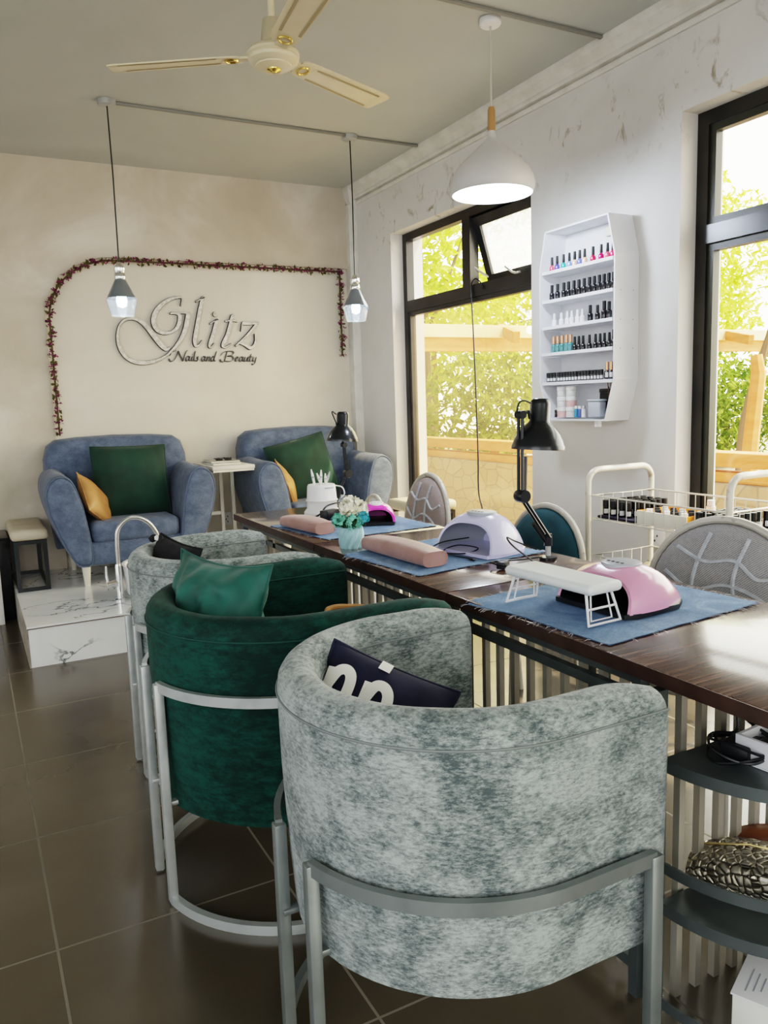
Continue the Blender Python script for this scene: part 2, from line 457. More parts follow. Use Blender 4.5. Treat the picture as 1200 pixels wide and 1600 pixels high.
m_beamo = M('orange_stained_wood', (.52, .20, .05), .7, col2=(.62, .27, .08), vs=4, stretch=(1, 1, 4))
m_ground = M('dry_earth', (.40, .33, .23), .95, col2=(.50, .42, .31), vs=2)
m_bark = M('bark', (.20, .14, .08), .9)
m_leaf1 = leaf('sunlit_leaf', (.30, .42, .03), (.62, .66, .10), .65)
m_leaf2 = leaf('mid_leaf', (.08, .16, .02), (.30, .38, .07))
m_leaf3 = leaf('lime_leaf', (.42, .55, .04), (.75, .78, .18))

# soft croc-scale bump for the metallic bag
nt = m_snake.node_tree; b_ = nt.nodes['Principled BSDF']
vo = nt.nodes.new('ShaderNodeTexVoronoi'); vo.inputs['Scale'].default_value = 62; vo.feature = 'DISTANCE_TO_EDGE'
nt.links.new(obj_vec(nt, (1, 1, 1)), vo.inputs['Vector'])
bp_ = nt.nodes.new('ShaderNodeBump'); bp_.inputs['Strength'].default_value = 1.0; bp_.inputs['Distance'].default_value = .012
nt.links.new(ramp(nt, vo.outputs['Distance'], [(0, (0, 0, 0)), (.05, (.55, .55, .55)), (.14, (.9, .9, .9)), (.3, (1, 1, 1))]), bp_.inputs['Height']); nt.links.new(bp_.outputs[0], b_.inputs['Normal'])
nt.links.new(ramp(nt, tex_noise(nt, obj_vec(nt), 11, 3), [(.30, (.03, .03, .05)), (.38, (.30, .28, .23)), (.7, (.46, .43, .35))]), b_.inputs['Base Color'])

# ------------------------------------------------------------------ the room
W, D, ZC, ZP = 2.90, 5.93, 2.985, .22
struct(MB().span(-4, W+.30, -3, D+.2, -.12, 0).build('floor', m_floor, smooth=0))
struct(MB().span(-4, W+.30, -3, D+.2, ZC, ZC+.12).build('ceiling', m_ceil, smooth=0))
struct(MB().span(-4, W+.30, D, D+.2, 0, ZC).build('wall_niche', m_niche, smooth=0))
# front plaster layer with the arched opening, 35 mm proud of the niche
mb = MB(); yf, yb = D-.035, D
poly = [(.55, 0), (.55, 1.93)] + [(1.02+.47*math.cos(math.radians(a)), 1.93+.435*math.sin(math.radians(a))) for a in range(172, 89, -6)] + [(2.83, 2.372)]
outer = [(-4, 0), (-4, 1.93)]
arcn = len(poly)
# left of the opening, then above it
vs = []; fs = []
top = [(-4, ZC) if i < 1 else (max(-4, p[0]), ZC) for i, p in enumerate(poly)]
pts = poly
mb.span(-4, .55, yf, yb, 0, 1.93)
for i in range(1, len(pts)-1):
    a, b = pts[i], pts[i+1]
    mb.add([(a[0], yf, a[1]), (b[0], yf, b[1]), (b[0], yf, ZC), (a[0], yf, ZC)], [(0, 1, 2, 3)])
    mb.add([(a[0], yf, a[1]), (b[0], yf, b[1]), (b[0], yb, b[1]), (a[0], yb, a[1])], [(0, 1, 2, 3)])
mb.add([(-4, yf, 1.93), (.55, yf, 1.93), (.55, yf, ZC), (-4, yf, ZC)], [(0, 1, 2, 3)])
struct(mb.build('wall_back', m_plaster, smooth=30))
# window wall
WO = W+.27
mb = MB()
Y1a, Y1b, Y2a, Y2b, SOF = 3.66, 5.30, .95, 2.61, 2.53
mb.span(W, WO, Y1b, D, 0, SOF); mb.span(W, WO, Y2b, Y1a, 0, SOF); mb.span(W, WO, -3, Y2a, 0, SOF)
mb.span(W, WO, -3, D, SOF, ZC)
mb.span(W, WO, Y1a, Y1b, 0, .10); mb.span(W, WO, Y2a, Y2b, 0, .10)
struct(mb.build('wall_right', m_wall, smooth=0))
struct(MB().span(2.828, W, D-.09, D, 0, ZC-.13, .004).build('trim_1', m_trimw, smooth=0))
# cornice
mb = MB()
prof = [(W, 2.855), (W-.012, 2.855), (W-.020, 2.866), (W-.020, 2.874), (W-.006, 2.876), (W-.006, 2.886), (W-.036, 2.888), (W-.040, 2.902), (W-.034, 2.914), (W-.045, 2.936), (W-.072, 2.950), (W-.082, 2.958), (W-.084, ZC), (W, ZC)]
mb.prism(prof, lambda x, z, d: (x, d, z), -3, D-.001)
struct(mb.build('trim_2', m_trimw, smooth=50))
mb = MB()
mb.lathe([(.0, 2.83), (.05, 2.83), (.055, 2.85), (.07, 2.87), (.10, 2.92), (.11, 2.96), (.11, ZC)], (2.885, D-.055, 0), 4, rot=Euler((0, 0, PI/4)))
struct(mb.build('trim_3', m_trimw, smooth=0))
# platform
mb = MB(); mb.span(.19, W, 4.372, D, 0, ZP-.012); mb.span(.186, W, 4.366, D, ZP-.010, ZP)
struct(mb.build('floor_platform', m_marble, smooth=0))
struct(MB().span(.188, W, 4.368, 4.374, ZP-.016, ZP-.006).build('trim_4', M('brown_tile_edge', (.16, .12, .09), .5), smooth=0))
mb = MB(); mb.span(.184, .192, 4.37, D-.04, 0, ZP-.004)
struct(mb.build('trim_5', M('raw_tile_edge', (.22, .19, .15), .7, col2=(.36, .33, .28), vs=12), smooth=0))

# ------------------------------------------------------------------ windows
def rect_frame(mb, x0, x1, y0, y1, z0, z1, w):
    mb.span(x0, x1, y0, y0+w, z0, z1); mb.span(x0, x1, y1-w, y1, z0, z1)
    mb.span(x0, x1, y0+w, y1-w, z0, z0+w); mb.span(x0, x1, y0+w, y1-w, z1-w, z1)
def pane(win, y0, y1, z0, z1, mat, x=3.035):
    o = MB().span(x-.003, x+.003, y0, y1, z0, z1).build('pane', mat, win, smooth=0); return o

w1 = sempty('window_1', (3.03, 4.48, .1))
mb = MB(); rect_frame(mb, 3.0, 3.06, Y1a, Y1b, .10, SOF, .055); mb.build('window_frame', m_black, w1, smooth=0)
MB().span(2.995, 3.065, Y1a+.05, Y1b-.05, 1.965, 2.045).build('transom', m_black, w1, smooth=0)
MB().span(2.996, 3.064, 4.41, 4.50, 2.04, SOF-.05).build('mullion', m_black, w1, smooth=0)
mb = MB(); rect_frame(mb, 3.004, 3.05, Y1a+.055, Y1b-.055, .155, 1.965, .03); mb.build('lower_sash', m_black, w1, smooth=0)
pane(w1, Y1a+.08, Y1b-.08, .18, 1.94, m_hazy)
pane(w1, 4.50, Y1b-.05, 2.04, SOF-.05, m_glass)
# top hung vent, swung outwards
mb = MB(True); fy0, fy1, hh = -.375, .375, .43
rect_frame(mb, -.02, .02, fy0, fy1, -hh, 0, .06)
sash = mb.build('vent_sash', m_black, w1, smooth=0)
sash.location = (.005, 4.035-4.48, SOF-.06-.1); sash.rotation_euler = (0, -math.radians(17), 0)
sp = MB(True).span(-.003, .003, fy0+.055, fy1-.055, -hh+.055, -.055).build('vent_pane', m_frost, sash, smooth=0)
hd = MB(True).box((-.035, .03, -hh+.03), (.03, .02, .02), .004).tube([(-.045, .03, -hh+.03), (-.055, .06, -hh+.045), (-.06, .11, -hh+.09)], .007, 6).build('vent_handle', m_steel, sash)
stay = MB().tube([(3.03, 4.415, 2.16), (3.09, 4.40, 2.12), (3.14, 4.395, 2.10)], .008, 6).build('stay_arm', m_steel, w1)

w2 = sempty('window_2', (3.03, 1.78, .1))
mb = MB(); rect_frame(mb, 3.0, 3.06, Y2a, Y2b, .10, SOF, .06); mb.build('window_frame', m_black, w2, smooth=0)
MB().span(2.995, 3.065, Y2a+.05, Y2b-.05, 1.965, 2.045).build('transom', m_black, w2, smooth=0)
mb = MB(); rect_frame(mb, 3.01, 3.05, Y2a+.06, Y2b-.06, .16, 1.965, .032); rect_frame(mb, 3.01, 3.05, Y2a+.06, Y2b-.06, 2.045, SOF-.06, .032)
mb.build('lower_sash', M('olive_black_frame', (.03, .032, .022), .4), w2, smooth=0)
pane(w2, Y2a+.09, Y2b-.09, .19, 1.935, m_glass); pane(w2, Y2a+.09, Y2b-.09, 2.075, SOF-.09, m_glass)

# ------------------------------------------------------------------ outside
struct(MB().span(WO+.01, 26, -8, 26, -.30, -.06).build('ground', m_ground, smooth=0))
mb = MB(); mb.span(5.0, 5.35, -2, 13, -.06, .62, .02)
gw = struct(mb.build('wall_garden', m_stone, smooth=0))
rail = thing('timber_rail', 'orange stained timber rail running along the rubble garden wall', 'rail', (5.15, 5, .62))
MB().span(5.05, 5.22, -2, 13, .62, .70, .006).build('bottom_board', m_beamo, rail, smooth=0)
MB().span(5.03, 5.24, -2, 13, .74, .85, .008).build('top_board', m_beamo, rail, smooth=0)
for y in (-1, .6, 2.2, 5.5, 7.1, 8.7, 10.3): MB().span(5.10, 5.17, y, y+.08, .70, .74).build('spacer', m_beamo, rail, smooth=0)
pg = thing('pergola', 'timber pergola with a cream fascia board and slanted rafter ends beyond the windows', 'pergola', (8, 8, -.06))
MB().span(4.2, 14, 8.0, 8.06, 2.03, 2.18, .006).build('fascia_board', m_beam, pg, smooth=0)
MB().span(4.2, 14, 8.04, 8.12, 1.87, 2.03, .006).build('beam', m_beamo, pg, smooth=0)
for x in (4.4, 5.9, 7.4, 9.85, 11.4):
    mb = MB(); mb.box((x, 7.9, 2.08), (.08, 1.3, .13), .006, rot=Euler((math.radians(9), 0, math.radians(-28)))); mb.build('rafter', m_beamo, pg, smooth=0)
for x in (6.9, 11.2, 13.6): MB().span(x, x+.12, 8.05, 8.17, -.06, 1.9, .006).build('post', m_beamo, pg, smooth=0)
gp = thing('garden_post', 'slightly leaning orange timber post behind the garden wall seen through the right window', 'post', (6.35, 4.85, -.06))
MB().tube([(6.35, 4.85, -.06), (6.34, 4.84, .8), (6.39, 4.82, 1.45), (6.38, 4.84, 1.62)], [.075, .07, .065, .05], 8).build('trunk', m_beamo, gp)

def foliage(name, mat, parent, blobs, n, size, seed):
    R = random.Random(seed); mb = MB()
    for _ in range(n):
        c, r = R.choice(blobs)
        while True:
            q = Vector((R.uniform(-1, 1), R.uniform(-1, 1), R.uniform(-1, 1)))
            if .25 < q.length < 1: break
        p = Vector(c)+Vector((q.x*r[0], q.y*r[1], q.z*r[2]))
        if p.z < -.05: continue
        e = Euler((R.uniform(-1.1, 1.1), R.uniform(-1.1, 1.1), R.uniform(0, 6.28))).to_matrix()
        s = size*R.uniform(.6, 1.3)
        mb.add([p+e @ Vector(v) for v in ((-s, 0, 0), (0, -s*.36, .0), (s, 0, -s*.15), (0, s*.36, 0))], [(0, 1, 2, 3)])
    return mb.build(name, mat, parent, smooth=0)
def tree(name, label, cat, loc, trunkh, blobs, mat, n, size, seed, group=None, branches=()):
    t = thing(name, label, cat, loc, 0, group)
    x, y, z = loc
    mb = MB(); mb.tube([(x, y, z), (x+.05, y+.03, z+trunkh*.5), (x, y, z+trunkh)], [.10, .08, .05], 7)
    for a in branches: mb.tube([(x, y, z+trunkh*.75), a], [.045, .015], 6)
    mb.build('trunk', m_bark, t); foliage('foliage', mat, t, blobs, n, size, seed); return t
tree('leafy_shrub', 'dense dark green hedge shrub below the pergola beam through the left window', 'shrub', (6.3, 9.6, -.06), .9,
     [((6.55, 9.6, 1.0), (1.0, .7, 1.0)), ((7.5, 9.9, 1.1), (1.0, .7, 1.1)), ((8.6, 10.0, 1.1), (.8, .6, 1.0))], m_leaf2, 4500, .085, 1)
tree('spreading_tree', 'tall yellow green tree seen through the top of the left window', 'tree', (7.2, 12.0, -.06), 3.2,
     [((6.2, 11.9, 4.0), (1.5, 1.0, 1.1)), ((8.2, 12.2, 4.5), (1.6, 1.2, 1.2)), ((7.4, 12.0, 2.9), (1.8, .8, .7))], m_leaf3, 2600, .12, 2,
     branches=((6.2, 11.8, 4.1), (8.3, 12.1, 4.6), (5.9, 11.9, 3.6)))
tree('leafy_shrub', 'bushy green shrub behind the garden wall at the right window', 'shrub', (12.4, 10.0, -.06), 1.0,
     [((11.0, 9.6, .95), (1.1, .8, 1.0)), ((11.9, 9.9, 1.05), (1.2, .9, 1.1)), ((13.0, 9.7, 1.1), (1.1, .8, 1.0)), ((14.2, 9.6, 1.0), (1.1, .8, 1.0))], m_leaf2, 6000, .085, 3)
tree('feathery_tree', 'lime green feathery tree filling the upper part of the right window', 'tree', (12.4, 11.6, -.06), 3.0,
     [((11.2, 11.4, 3.2), (1.5, .9, .75)), ((12.6, 11.8, 5.0), (1.9, 1.0, 1.1)), ((13.6, 11.5, 3.0), (1.5, .9, .8)), ((14.4, 11.6, 4.4), (1.5, 1.0, 1.0))], m_leaf3, 4200, .11, 4,
     branches=((11.0, 11.4, 3.3), (12.7, 11.8, 5.2), (14.2, 11.5, 4.5)))
tree('background_tree', 'hazy mid green tree far behind the pergola between the two windows', 'tree', (9.8, 16.0, -.06), 3.5,
     [((9.5, 16.2, 3.2), (2.6, 1.6, 1.8)), ((13.0, 16.4, 3.0), (2.4, 1.6, 2.0)), ((17, 15.5, 3.4), (2.6, 1.6, 2.2))], m_leaf1, 6000, .15, 5, branches=((9.4, 16.1, 3.6), (13.2, 16.2, 3.3)))
# drooping fern-like fronds close to the right window
ft = thing('fern_frond_plant', 'drooping yellow green fern fronds hanging over the pergola beam at the right window', 'plant', (7.3, 5.4, 1.2))
R_ = random.Random(5)
MB().tube(catmull([(7.35, 5.75, -.06), (7.38, 5.74, .9), (7.5, 5.6, 1.7), (7.7, 5.5, 2.55)], 5), [.04]*11+[.03]*5, 7).build('stem', m_bark, ft)
for k, (a, e, z0) in enumerate(((-40, .15, 2.5), (-75, .0, 2.35), (-10, .2, 2.6), (-110, .1, 2.2), (-55, -.2, 1.75), (-90, -.25, 1.65), (-25, -.1, 1.9), (-130, .0, 1.8))):
    base = Vector((7.35+.1*k, 5.75-.06*k, z0)); d = Vector((math.cos(math.radians(a)), math.sin(math.radians(a)), 0))
    pts = [base+d*t*1.15+Vector((0, 0, e*t+.25*t-.75*t*t)) for t in [i/22 for i in range(23)]]
    mb = MB(); mb.tube(pts, .006, 4); sd = d.cross(Vector((0, 0, 1)))
    for i in range(2, 22):
        L = .20*math.sin(PI*(i+2)/25)+.03
        for sg in (-1, 1):
            p = pts[i]; q = p+sd*sg*L+d*.05+Vector((0, 0, -.05)); w = d*.02
            mb.add([p-w, q, p+w], [(0, 1, 2)])
    mb.build('frond', m_leaf3, ft, smooth=0)
# ------------------------------------------------------------------ wall sign
def ribbon(mb, pts, wid, fn, n=6, smooth=True, edge=False):
    """calligraphic stroke: pts in 2D, wid = widths; fn(a, b, layer) -> 3D, layer 0 back, 1 front"""
    P = catmull([(p[0], p[1], w) for p, w in zip(pts, wid)], n) if smooth and len(pts) > 2 else [Vector((p[0], p[1], w)) for p, w in zip(pts, wid)]
    L = []; Rr = []
    for i, p in enumerate(P):
        t = P[min(i+1, len(P)-1)]-P[max(i-1, 0)]; t = Vector((t.x, t.y)); t = t.normalized() if t.length > 1e-9 else Vector((1, 0))
        nn = Vector((-t.y, t.x)); w = max(p.z, .0015)/2
        L.append((p.x+nn.x*w, p.y+nn.y*w)); Rr.append((p.x-nn.x*w, p.y-nn.y*w))
    rings = [[fn(*L[i], 0), fn(*L[i], 1), fn(*Rr[i], 1), fn(*Rr[i], 0)] for i in range(len(P))]
    b0 = len(mb.f); mb.loft(rings)
    k = 4
    for j in range(b0, len(mb.f)):
        q = (j-b0) % 4
        mb.mi[j] = 0 if ((j-b0) < 4*(len(P)-1) and q == 1 and not edge) else 1
def wallfn(y0, y1): return lambda a, b, l: Vector((a, y1 if l else y0, b))
sg = thing('wall_sign', 'silver calligraphic GLITZ NAILS AND BEAUTY lettering mounted inside the arched niche', 'sign', (1.55, D, 1.62))
U = .00114
def letter(*strokes):
    mb = MB()
    for k, (pts, wid) in enumerate(strokes):
        ribbon(mb, pts, [w*U*.80 for w in wid], wallfn(D-.002-k*.0006, D-.022-k*.0011))
        ribbon(mb, pts, [w*U*.80+.0062 for w in wid], wallfn(D-.001, D-.012-k*.0003), edge=True)  # wider dark ribbon behind the stroke: shadow outline put in as colour
    return mb.build('letter', [m_silverg, m_edge], sg, smooth=0)
letter(([(1.477, 2.049), (1.489, 2.106), (1.445, 2.107), (1.39, 2.089), (1.334, 2.051), (1.293, 2.003), (1.274, 1.955), (1.276, 1.908), (1.3, 1.871), (1.342, 1.854), (1.391, 1.861), (1.43, 1.885), (1.454, 1.921), (1.463, 1.958), (1.461, 1.985), (1.438, 1.994), (1.394, 1.994)],
        [5, 12, 16, 24, 30, 34, 36, 34, 30, 24, 18, 24, 30, 30, 26, 14, 8]),
       ([(1.4, 2.0), (1.471, 1.999), (1.542, 2.0)], [8, 8, 10]),
       ([(1.525, 1.997), (1.516, 1.949), (1.493, 1.873), (1.451, 1.798), (1.398, 1.738), (1.341, 1.69), (1.274, 1.658), (1.199, 1.643), (1.126, 1.648), (1.066, 1.68), (1.029, 1.733), (1.015, 1.795), (1.018, 1.857), (1.037, 1.909), (1.075, 1.943), (1.128, 1.954), (1.178, 1.937), (1.227, 1.891), (1.275, 1.823), (1.319, 1.765), (1.35, 1.738), (1.38, 1.754)],
        [30, 36, 34, 28, 18, 14, 20, 27, 27, 25, 24, 22, 16, 12, 16, 22, 28, 36, 40, 38, 24, 8]))
letter(([(1.588, 2.081), (1.649, 2.115), (1.64, 2.104), (1.616, 2.026), (1.594, 1.939), (1.573, 1.852), (1.561, 1.798), (1.567, 1.764), (1.593, 1.771), (1.622, 1.806)], [5, 10, 26, 30, 30, 32, 28, 18, 10, 6]))
dotp = [(1.728+.017*math.cos(a), 1.995+.017*math.sin(a)) for a in [2*PI*i/14 for i in range(14)]]
li = letter(([(1.683, 1.924), (1.744, 1.958), (1.734, 1.944), (1.713, 1.876), (1.688, 1.81), (1.669, 1.766), (1.679, 1.753), (1.713, 1.783)], (5, 10, 24, 28, 30, 18, 10, 6)))
mbd = MB(); mbd.prism(dotp, lambda x, z, d: (x, d, z), D-.002, D-.022); mbd.build('letter_dot', [m_silverg], li, smooth=0)
mbd = MB(); mbd.tube([(x, D-.012, z) for x, z in dotp], .0032, 5, closed=True); mbd.build('letter_dot_shadow', m_edge, li, smooth=0)  # dark ring painted as the shadow outline of the dot
letter(([(1.876, 1.997), (1.857, 1.982), (1.836, 1.91), (1.811, 1.844), (1.78, 1.788), (1.771, 1.761), (1.797, 1.755), (1.842, 1.783)], [8, 20, 28, 28, 28, 18, 10, 5]),
       ([(1.801, 1.945), (1.85, 1.953), (1.896, 1.947)], [6, 14, 10]))
letter(([(1.921, 1.873), (1.936, 1.934), (1.95, 1.936)], [6, 12, 20]), ([(1.94, 1.932), (2.0, 1.932), (2.067, 1.938)], [24, 20, 10]), ([(2.048, 1.93), (1.966, 1.845), (1.871, 1.763)], [20, 15, 10]),
       ([(1.891, 1.79), (1.944, 1.773), (1.984, 1.750), (2.015, 1.767), (2.032, 1.807), (2.03, 1.857)], [9, 22, 26, 20, 16, 8]))
# tagline, broad-nib strokes in the photograph's italic hand
TX0, TZ0 = 1.364, 1.742
def tz(p): return (TX0+(p[0]-490)*.001155+.0, TZ0-(p[1]-480)*.00117-(p[0]-490)*.000015)
def word(strokes):
    for pts in strokes:
        P = [tz(p) for p in pts]; P = [(p.x, p.y) for p in catmull([(a, b, 0) for a, b in P], 5)] if len(P) > 2 else P
        mb = MB(); nb = Vector((.0042, .0036))
        rings = []
        for a, b in P:
            a0, b0, a1, b1 = a-nb.x, b-nb.y, a+nb.x, b+nb.y
            rings.append([(a0, D-.001, b0), (a0, D-.012, b0), (a1, D-.012, b1), (a1, D-.001, b1)])
        yield mb.loft([[Vector(p) for p in r] for r in rings])
def build_word(strokes):
    big = MB()
    for mb in word(strokes): big.add(mb.v, mb.f)
    big.build('tagline_word', m_edge, sg, smooth=0)
def sh(st, dx): return [[(x+dx, y) for x, y in s] for s in st]
g_a = [[(622, 527), (610, 523), (599, 538), (602, 553), (613, 549), (624, 527)], [(626, 524), (618, 546), (628, 552)]]
build_word([[(500, 520), (512, 500), (540, 490)], [(492, 540), (500, 556), (520, 552), (540, 525), (553, 492)], [(553, 492), (566, 522), (580, 554)], [(580, 554), (592, 520), (606, 493), (614, 489)]]
           + g_a + [[(641, 525), (634, 547), (643, 552)], [(645, 511), (646, 512)], [(663, 492), (651, 543), (659, 552)], [(682, 527), (672, 528), (676, 540), (673, 552), (661, 551)]])
build_word(sh(g_a, 102) + [[(741, 525), (733, 553)], [(736, 538), (748, 526), (755, 529), (749, 548), (757, 552)], [(785, 528), (773, 523), (763, 538), (766, 553), (777, 549), (787, 528)], [(802, 491), (789, 525), (781, 547), (791, 552)]])
build_word([[(822, 542), (830, 556), (850, 553), (862, 520), (872, 493)], [(830, 515), (846, 497), (876, 490), (906, 490), (916, 500), (902, 514), (874, 520)], [(874, 520), (904, 522), (911, 537), (896, 552), (870, 554), (855, 551)],
            [(926, 541), (940, 536), (943, 527), (933, 525), (925, 540), (929, 552), (944, 547)]] + sh(g_a, 354) + [[(994, 525), (986, 545), (991, 553), (1004, 544), (1012, 525)], [(1012, 525), (1006, 547), (1015, 552)],
            [(1034, 507), (1023, 547), (1031, 552)], [(1020, 524), (1042, 523)], [(1050, 525), (1043, 545), (1049, 552), (1061, 544)], [(1070, 525), (1057, 563), (1044, 574), (1036, 568)]])

# ------------------------------------------------------------------ flower garland along the arch
gl = thing('flower_garland', 'thin garland of plum flowers and olive leaves edging the arched niche', 'garland', (.57, D-.03, 1.1))
gpath = [(.575, D-.052, z) for z in [1.15+.05*i for i in range(16)]] + [(1.02+.445*math.cos(math.radians(a)), D-.052, 1.93+.41*math.sin(math.radians(a))) for a in range(178, 90, -5)] + [(1.05+.05*i, D-.052, 2.343+.00*i) for i in range(35)] + [(2.745, D-.052, 2.34-.05*i) for i in range(14)]
MB().tube(gpath, .007, 6).build('vine', m_garv, gl)
Rg = random.Random(3)
mbl = MB(); nfl = 0
gp2 = [Vector(p) for p in gpath]; flowers = []
for i in range(len(gp2)-1):
    for k in range(2):
        p = gp2[i].lerp(gp2[i+1], Rg.random())+Vector((Rg.uniform(-.022, .022), Rg.uniform(-.018, .0), Rg.uniform(-.022, .016)))
        flowers.append(p)
    for k in range(6):
        p = gp2[i].lerp(gp2[i+1], Rg.random())+Vector((Rg.uniform(-.02, .02), Rg.uniform(-.012, .012), Rg.uniform(-.022, .02)))
        e = Euler((Rg.uniform(0, 6), Rg.uniform(0, 6), Rg.uniform(0, 6))).to_matrix(); s = Rg.uniform(.012, .022)
        mbl.add([p+e @ Vector(v) for v in ((-s, 0, 0), (0, -s*.5, .003), (s, 0, 0), (0, s*.5, .003))], [(0, 1, 2, 3)])
tag(mbl.build('leaves', m_garl, gl, smooth=0), kind='stuff')
mbf = MB()
for p in flowers:
    for q in range(5):
        a = 2*PI*q/5+Rg.random(); s = Rg.uniform(.015, .023); e = Euler((Rg.uniform(-.6, .6), Rg.uniform(-.6, .6), a)).to_matrix()
        mbf.add([p+e @ Vector(v) for v in ((0, 0, 0), (s*.7, -.4*s, s*.6), (s*1.2, 0, s*.2), (s*.7, .4*s, s*.6))], [(0, 1, 2, 3)])
tag(mbf.build('blossoms', m_garp, gl, smooth=0), kind='stuff')

# ------------------------------------------------------------------ ceiling fan
fx, fy, fz = 1.155, 2.985, 2.60
fan = thing('ceiling_fan', 'cream three-blade ceiling fan with gold trim hanging from the ceiling', 'fan', (fx, fy, ZC))
MB().lathe([(.02, 2.985), (.055, 2.983), (.06, 2.95), (.03, 2.915), (.016, 2.91)], (fx, fy, 0)).build('canopy', m_cream, fan)
MB().tube([(fx, fy, 2.94), (fx, fy, 2.66)], .012, 10).build('down_rod', m_cream, fan)
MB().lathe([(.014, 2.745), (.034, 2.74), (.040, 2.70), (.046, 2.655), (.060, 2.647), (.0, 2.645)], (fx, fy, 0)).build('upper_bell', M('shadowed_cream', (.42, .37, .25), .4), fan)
MB().lathe([(.0, 2.645), (.055, 2.645), (.085, 2.637), (.098, 2.622), (.099, 2.612), (.093, 2.607), (.096, 2.602), (.093, 2.592), (.080, 2.582), (.068, 2.580), (.067, 2.575), (.048, 2.568), (.0, 2.565)], (fx, fy, 0), 36).build('motor_housing', m_cream, fan)
MB().lathe([(.028, 2.569), (.027, 2.563), (.015, 2.559), (.010, 2.556), (.0, 2.555)], (fx, fy, 0), 24).build('gold_cap', m_gold, fan)
for deg in (147, 24, -95):
    Rz = Matrix.Rotation(math.radians(deg), 3, 'Z')
    mb = MB(); pitch_ = math.radians(-10)
    outl = [(.125, -.036), (.14, -.048), (.18, -.053), (.60, -.064), (.635, -.060), (.645, -.047), (.630, .050), (.615, .057), (.18, .049), (.14, .044), (.125, .034)]
    def bl(a, b, z): 
        p = Rz @ Vector((a, b*math.cos(pitch_), b*math.sin(pitch_)+z)); return p+Vector((fx, fy, 2.612))
    mb.prism(outl, bl, -.003, .003)
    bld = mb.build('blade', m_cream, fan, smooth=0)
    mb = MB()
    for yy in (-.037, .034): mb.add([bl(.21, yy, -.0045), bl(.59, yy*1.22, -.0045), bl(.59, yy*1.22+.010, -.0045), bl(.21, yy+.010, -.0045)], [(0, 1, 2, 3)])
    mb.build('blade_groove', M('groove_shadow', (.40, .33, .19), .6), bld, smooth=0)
    mb = MB()
    mb.tube([bl(.160+.024*math.cos(t), .024*math.sin(t), -.006) for t in [2*PI*i/16 for i in range(16)]], .004, 6, closed=True)
    mb.build('gold_ring', m_gold, bld)
    mb = MB(); mb.add([bl(.07, -.02, .004), bl(.15, -.026, .004), bl(.15, .026, .004), bl(.07, .02, .004), bl(.07, -.02, -.003), bl(.15, -.026, -.005), bl(.15, .026, -.005), bl(.07, .02, -.003)],
           [(0, 1, 2, 3), (4, 5, 6, 7), (0, 1, 5, 4), (1, 2, 6, 5), (2, 3, 7, 6), (3, 0, 4, 7)]); mb.build('blade_bracket', m_cream, fan, smooth=0)

# ------------------------------------------------------------------ conduits and pendants
def conduit(x0, x1, y, label):
    c = MB(); c.span(x0, x1, y-.010, y+.010, ZC-.016, ZC-.0005, .004); o = c.build('ceiling_conduit', m_pvc); tag(o, label, 'conduit'); return o
conduit(.87, 2.285, 4.722, 'long grey conduit strip between the two chrome bottle pendant roses on the ceiling')
conduit(2.365, 2.815, 4.735, 'short grey conduit strip from the right bottle pendant rose to the cornice')
conduit(1.5, 2.815, 3.02, 'grey conduit strip on the ceiling just beside the white pendant rose')
def bottle_pendant(x, y, label):
    t = thing('pendant_lamp', label, 'pendant lamp', (x, y, ZC), 0, 'chrome bottle pendants')
    MB().lathe([(.0, ZC-.001), (.048, ZC-.001), (.048, ZC-.028), (.040, ZC-.032), (.0, ZC-.032)], (x, y, 0)).build('ceiling_rose', m_steel, t)
    MB().tube([(x, y, ZC-.03), (x+.004, y, 2.6), (x, y, 2.125)], .004, 6).build('cord', m_blackp, t)
    MB().lathe([(.0, 2.135), (.012, 2.13), (.020, 2.115), (.030, 2.108), (.032, 2.088), (.026, 2.072), (.030, 2.066), (.032, 2.045), (.028, 2.035), (.0, 2.034)], (x, y, 0)).build('neck_cap', m_chrome, t)
    MB().lathe([(.030, 2.036), (.082, 1.930), (.084, 1.920), (.062, 1.838), (.060, 1.838), (.0815, 1.921), (.0795, 1.929), (.028, 2.036)], (x, y, 0), 32, cap=False).build('glass_shade', m_smoke, t)
    MB().lathe([(.026, 2.035), (.072, 1.945), (.075, 1.935), (.071, 1.942), (.024, 2.03)], (x, y, 0), 32, cap=False).build('upper_reflector', M('dim_chrome', (.38, .42, .47), .2, .9), t)
    b = MB().lathe([(.0, 2.02), (.014, 2.015), (.016, 1.97), (.026, 1.945), (.030, 1.92), (.024, 1.893), (.0, 1.882)], (x, y, 0), 20).build('bulb', m_led, t)
bottle_pendant(.847, 4.715, 'chrome and glass bottle pendant hanging over the left armchair')
bottle_pendant(2.322, 4.740, 'chrome and glass bottle pendant hanging near the room corner by the tall pilaster')
t = thing('pendant_lamp', 'white onion shaped pendant lamp with oak sleeve glowing in front of the window', 'pendant lamp', (2.235, 3.10, ZC))
x, y = 2.235, 3.10
MB().lathe([(.0, ZC-.001), (.049, ZC-.001), (.049, ZC-.022), (.042, ZC-.030), (.0, ZC-.031)], (x, y, 0)).build('ceiling_rose', m_white, t)
MB().tube([(x, y, ZC-.03), (x, y, 2.60)], .0045, 6).build('cord', M('grey_cord', (.55, .53, .48), .6), t)
MB().lathe([(.0, 2.617), (.013, 2.615), (.017, 2.60), (.018, 2.512), (.0, 2.51)], (x, y, 0), 16).build('wooden_sleeve', m_oak, t)
shp = [(.017, 2.512), (.021, 2.49), (.032, 2.472), (.056, 2.450), (.092, 2.418), (.132, 2.383), (.166, 2.345), (.188, 2.308), (.195, 2.278), (.192, 2.256), (.186, 2.240)]
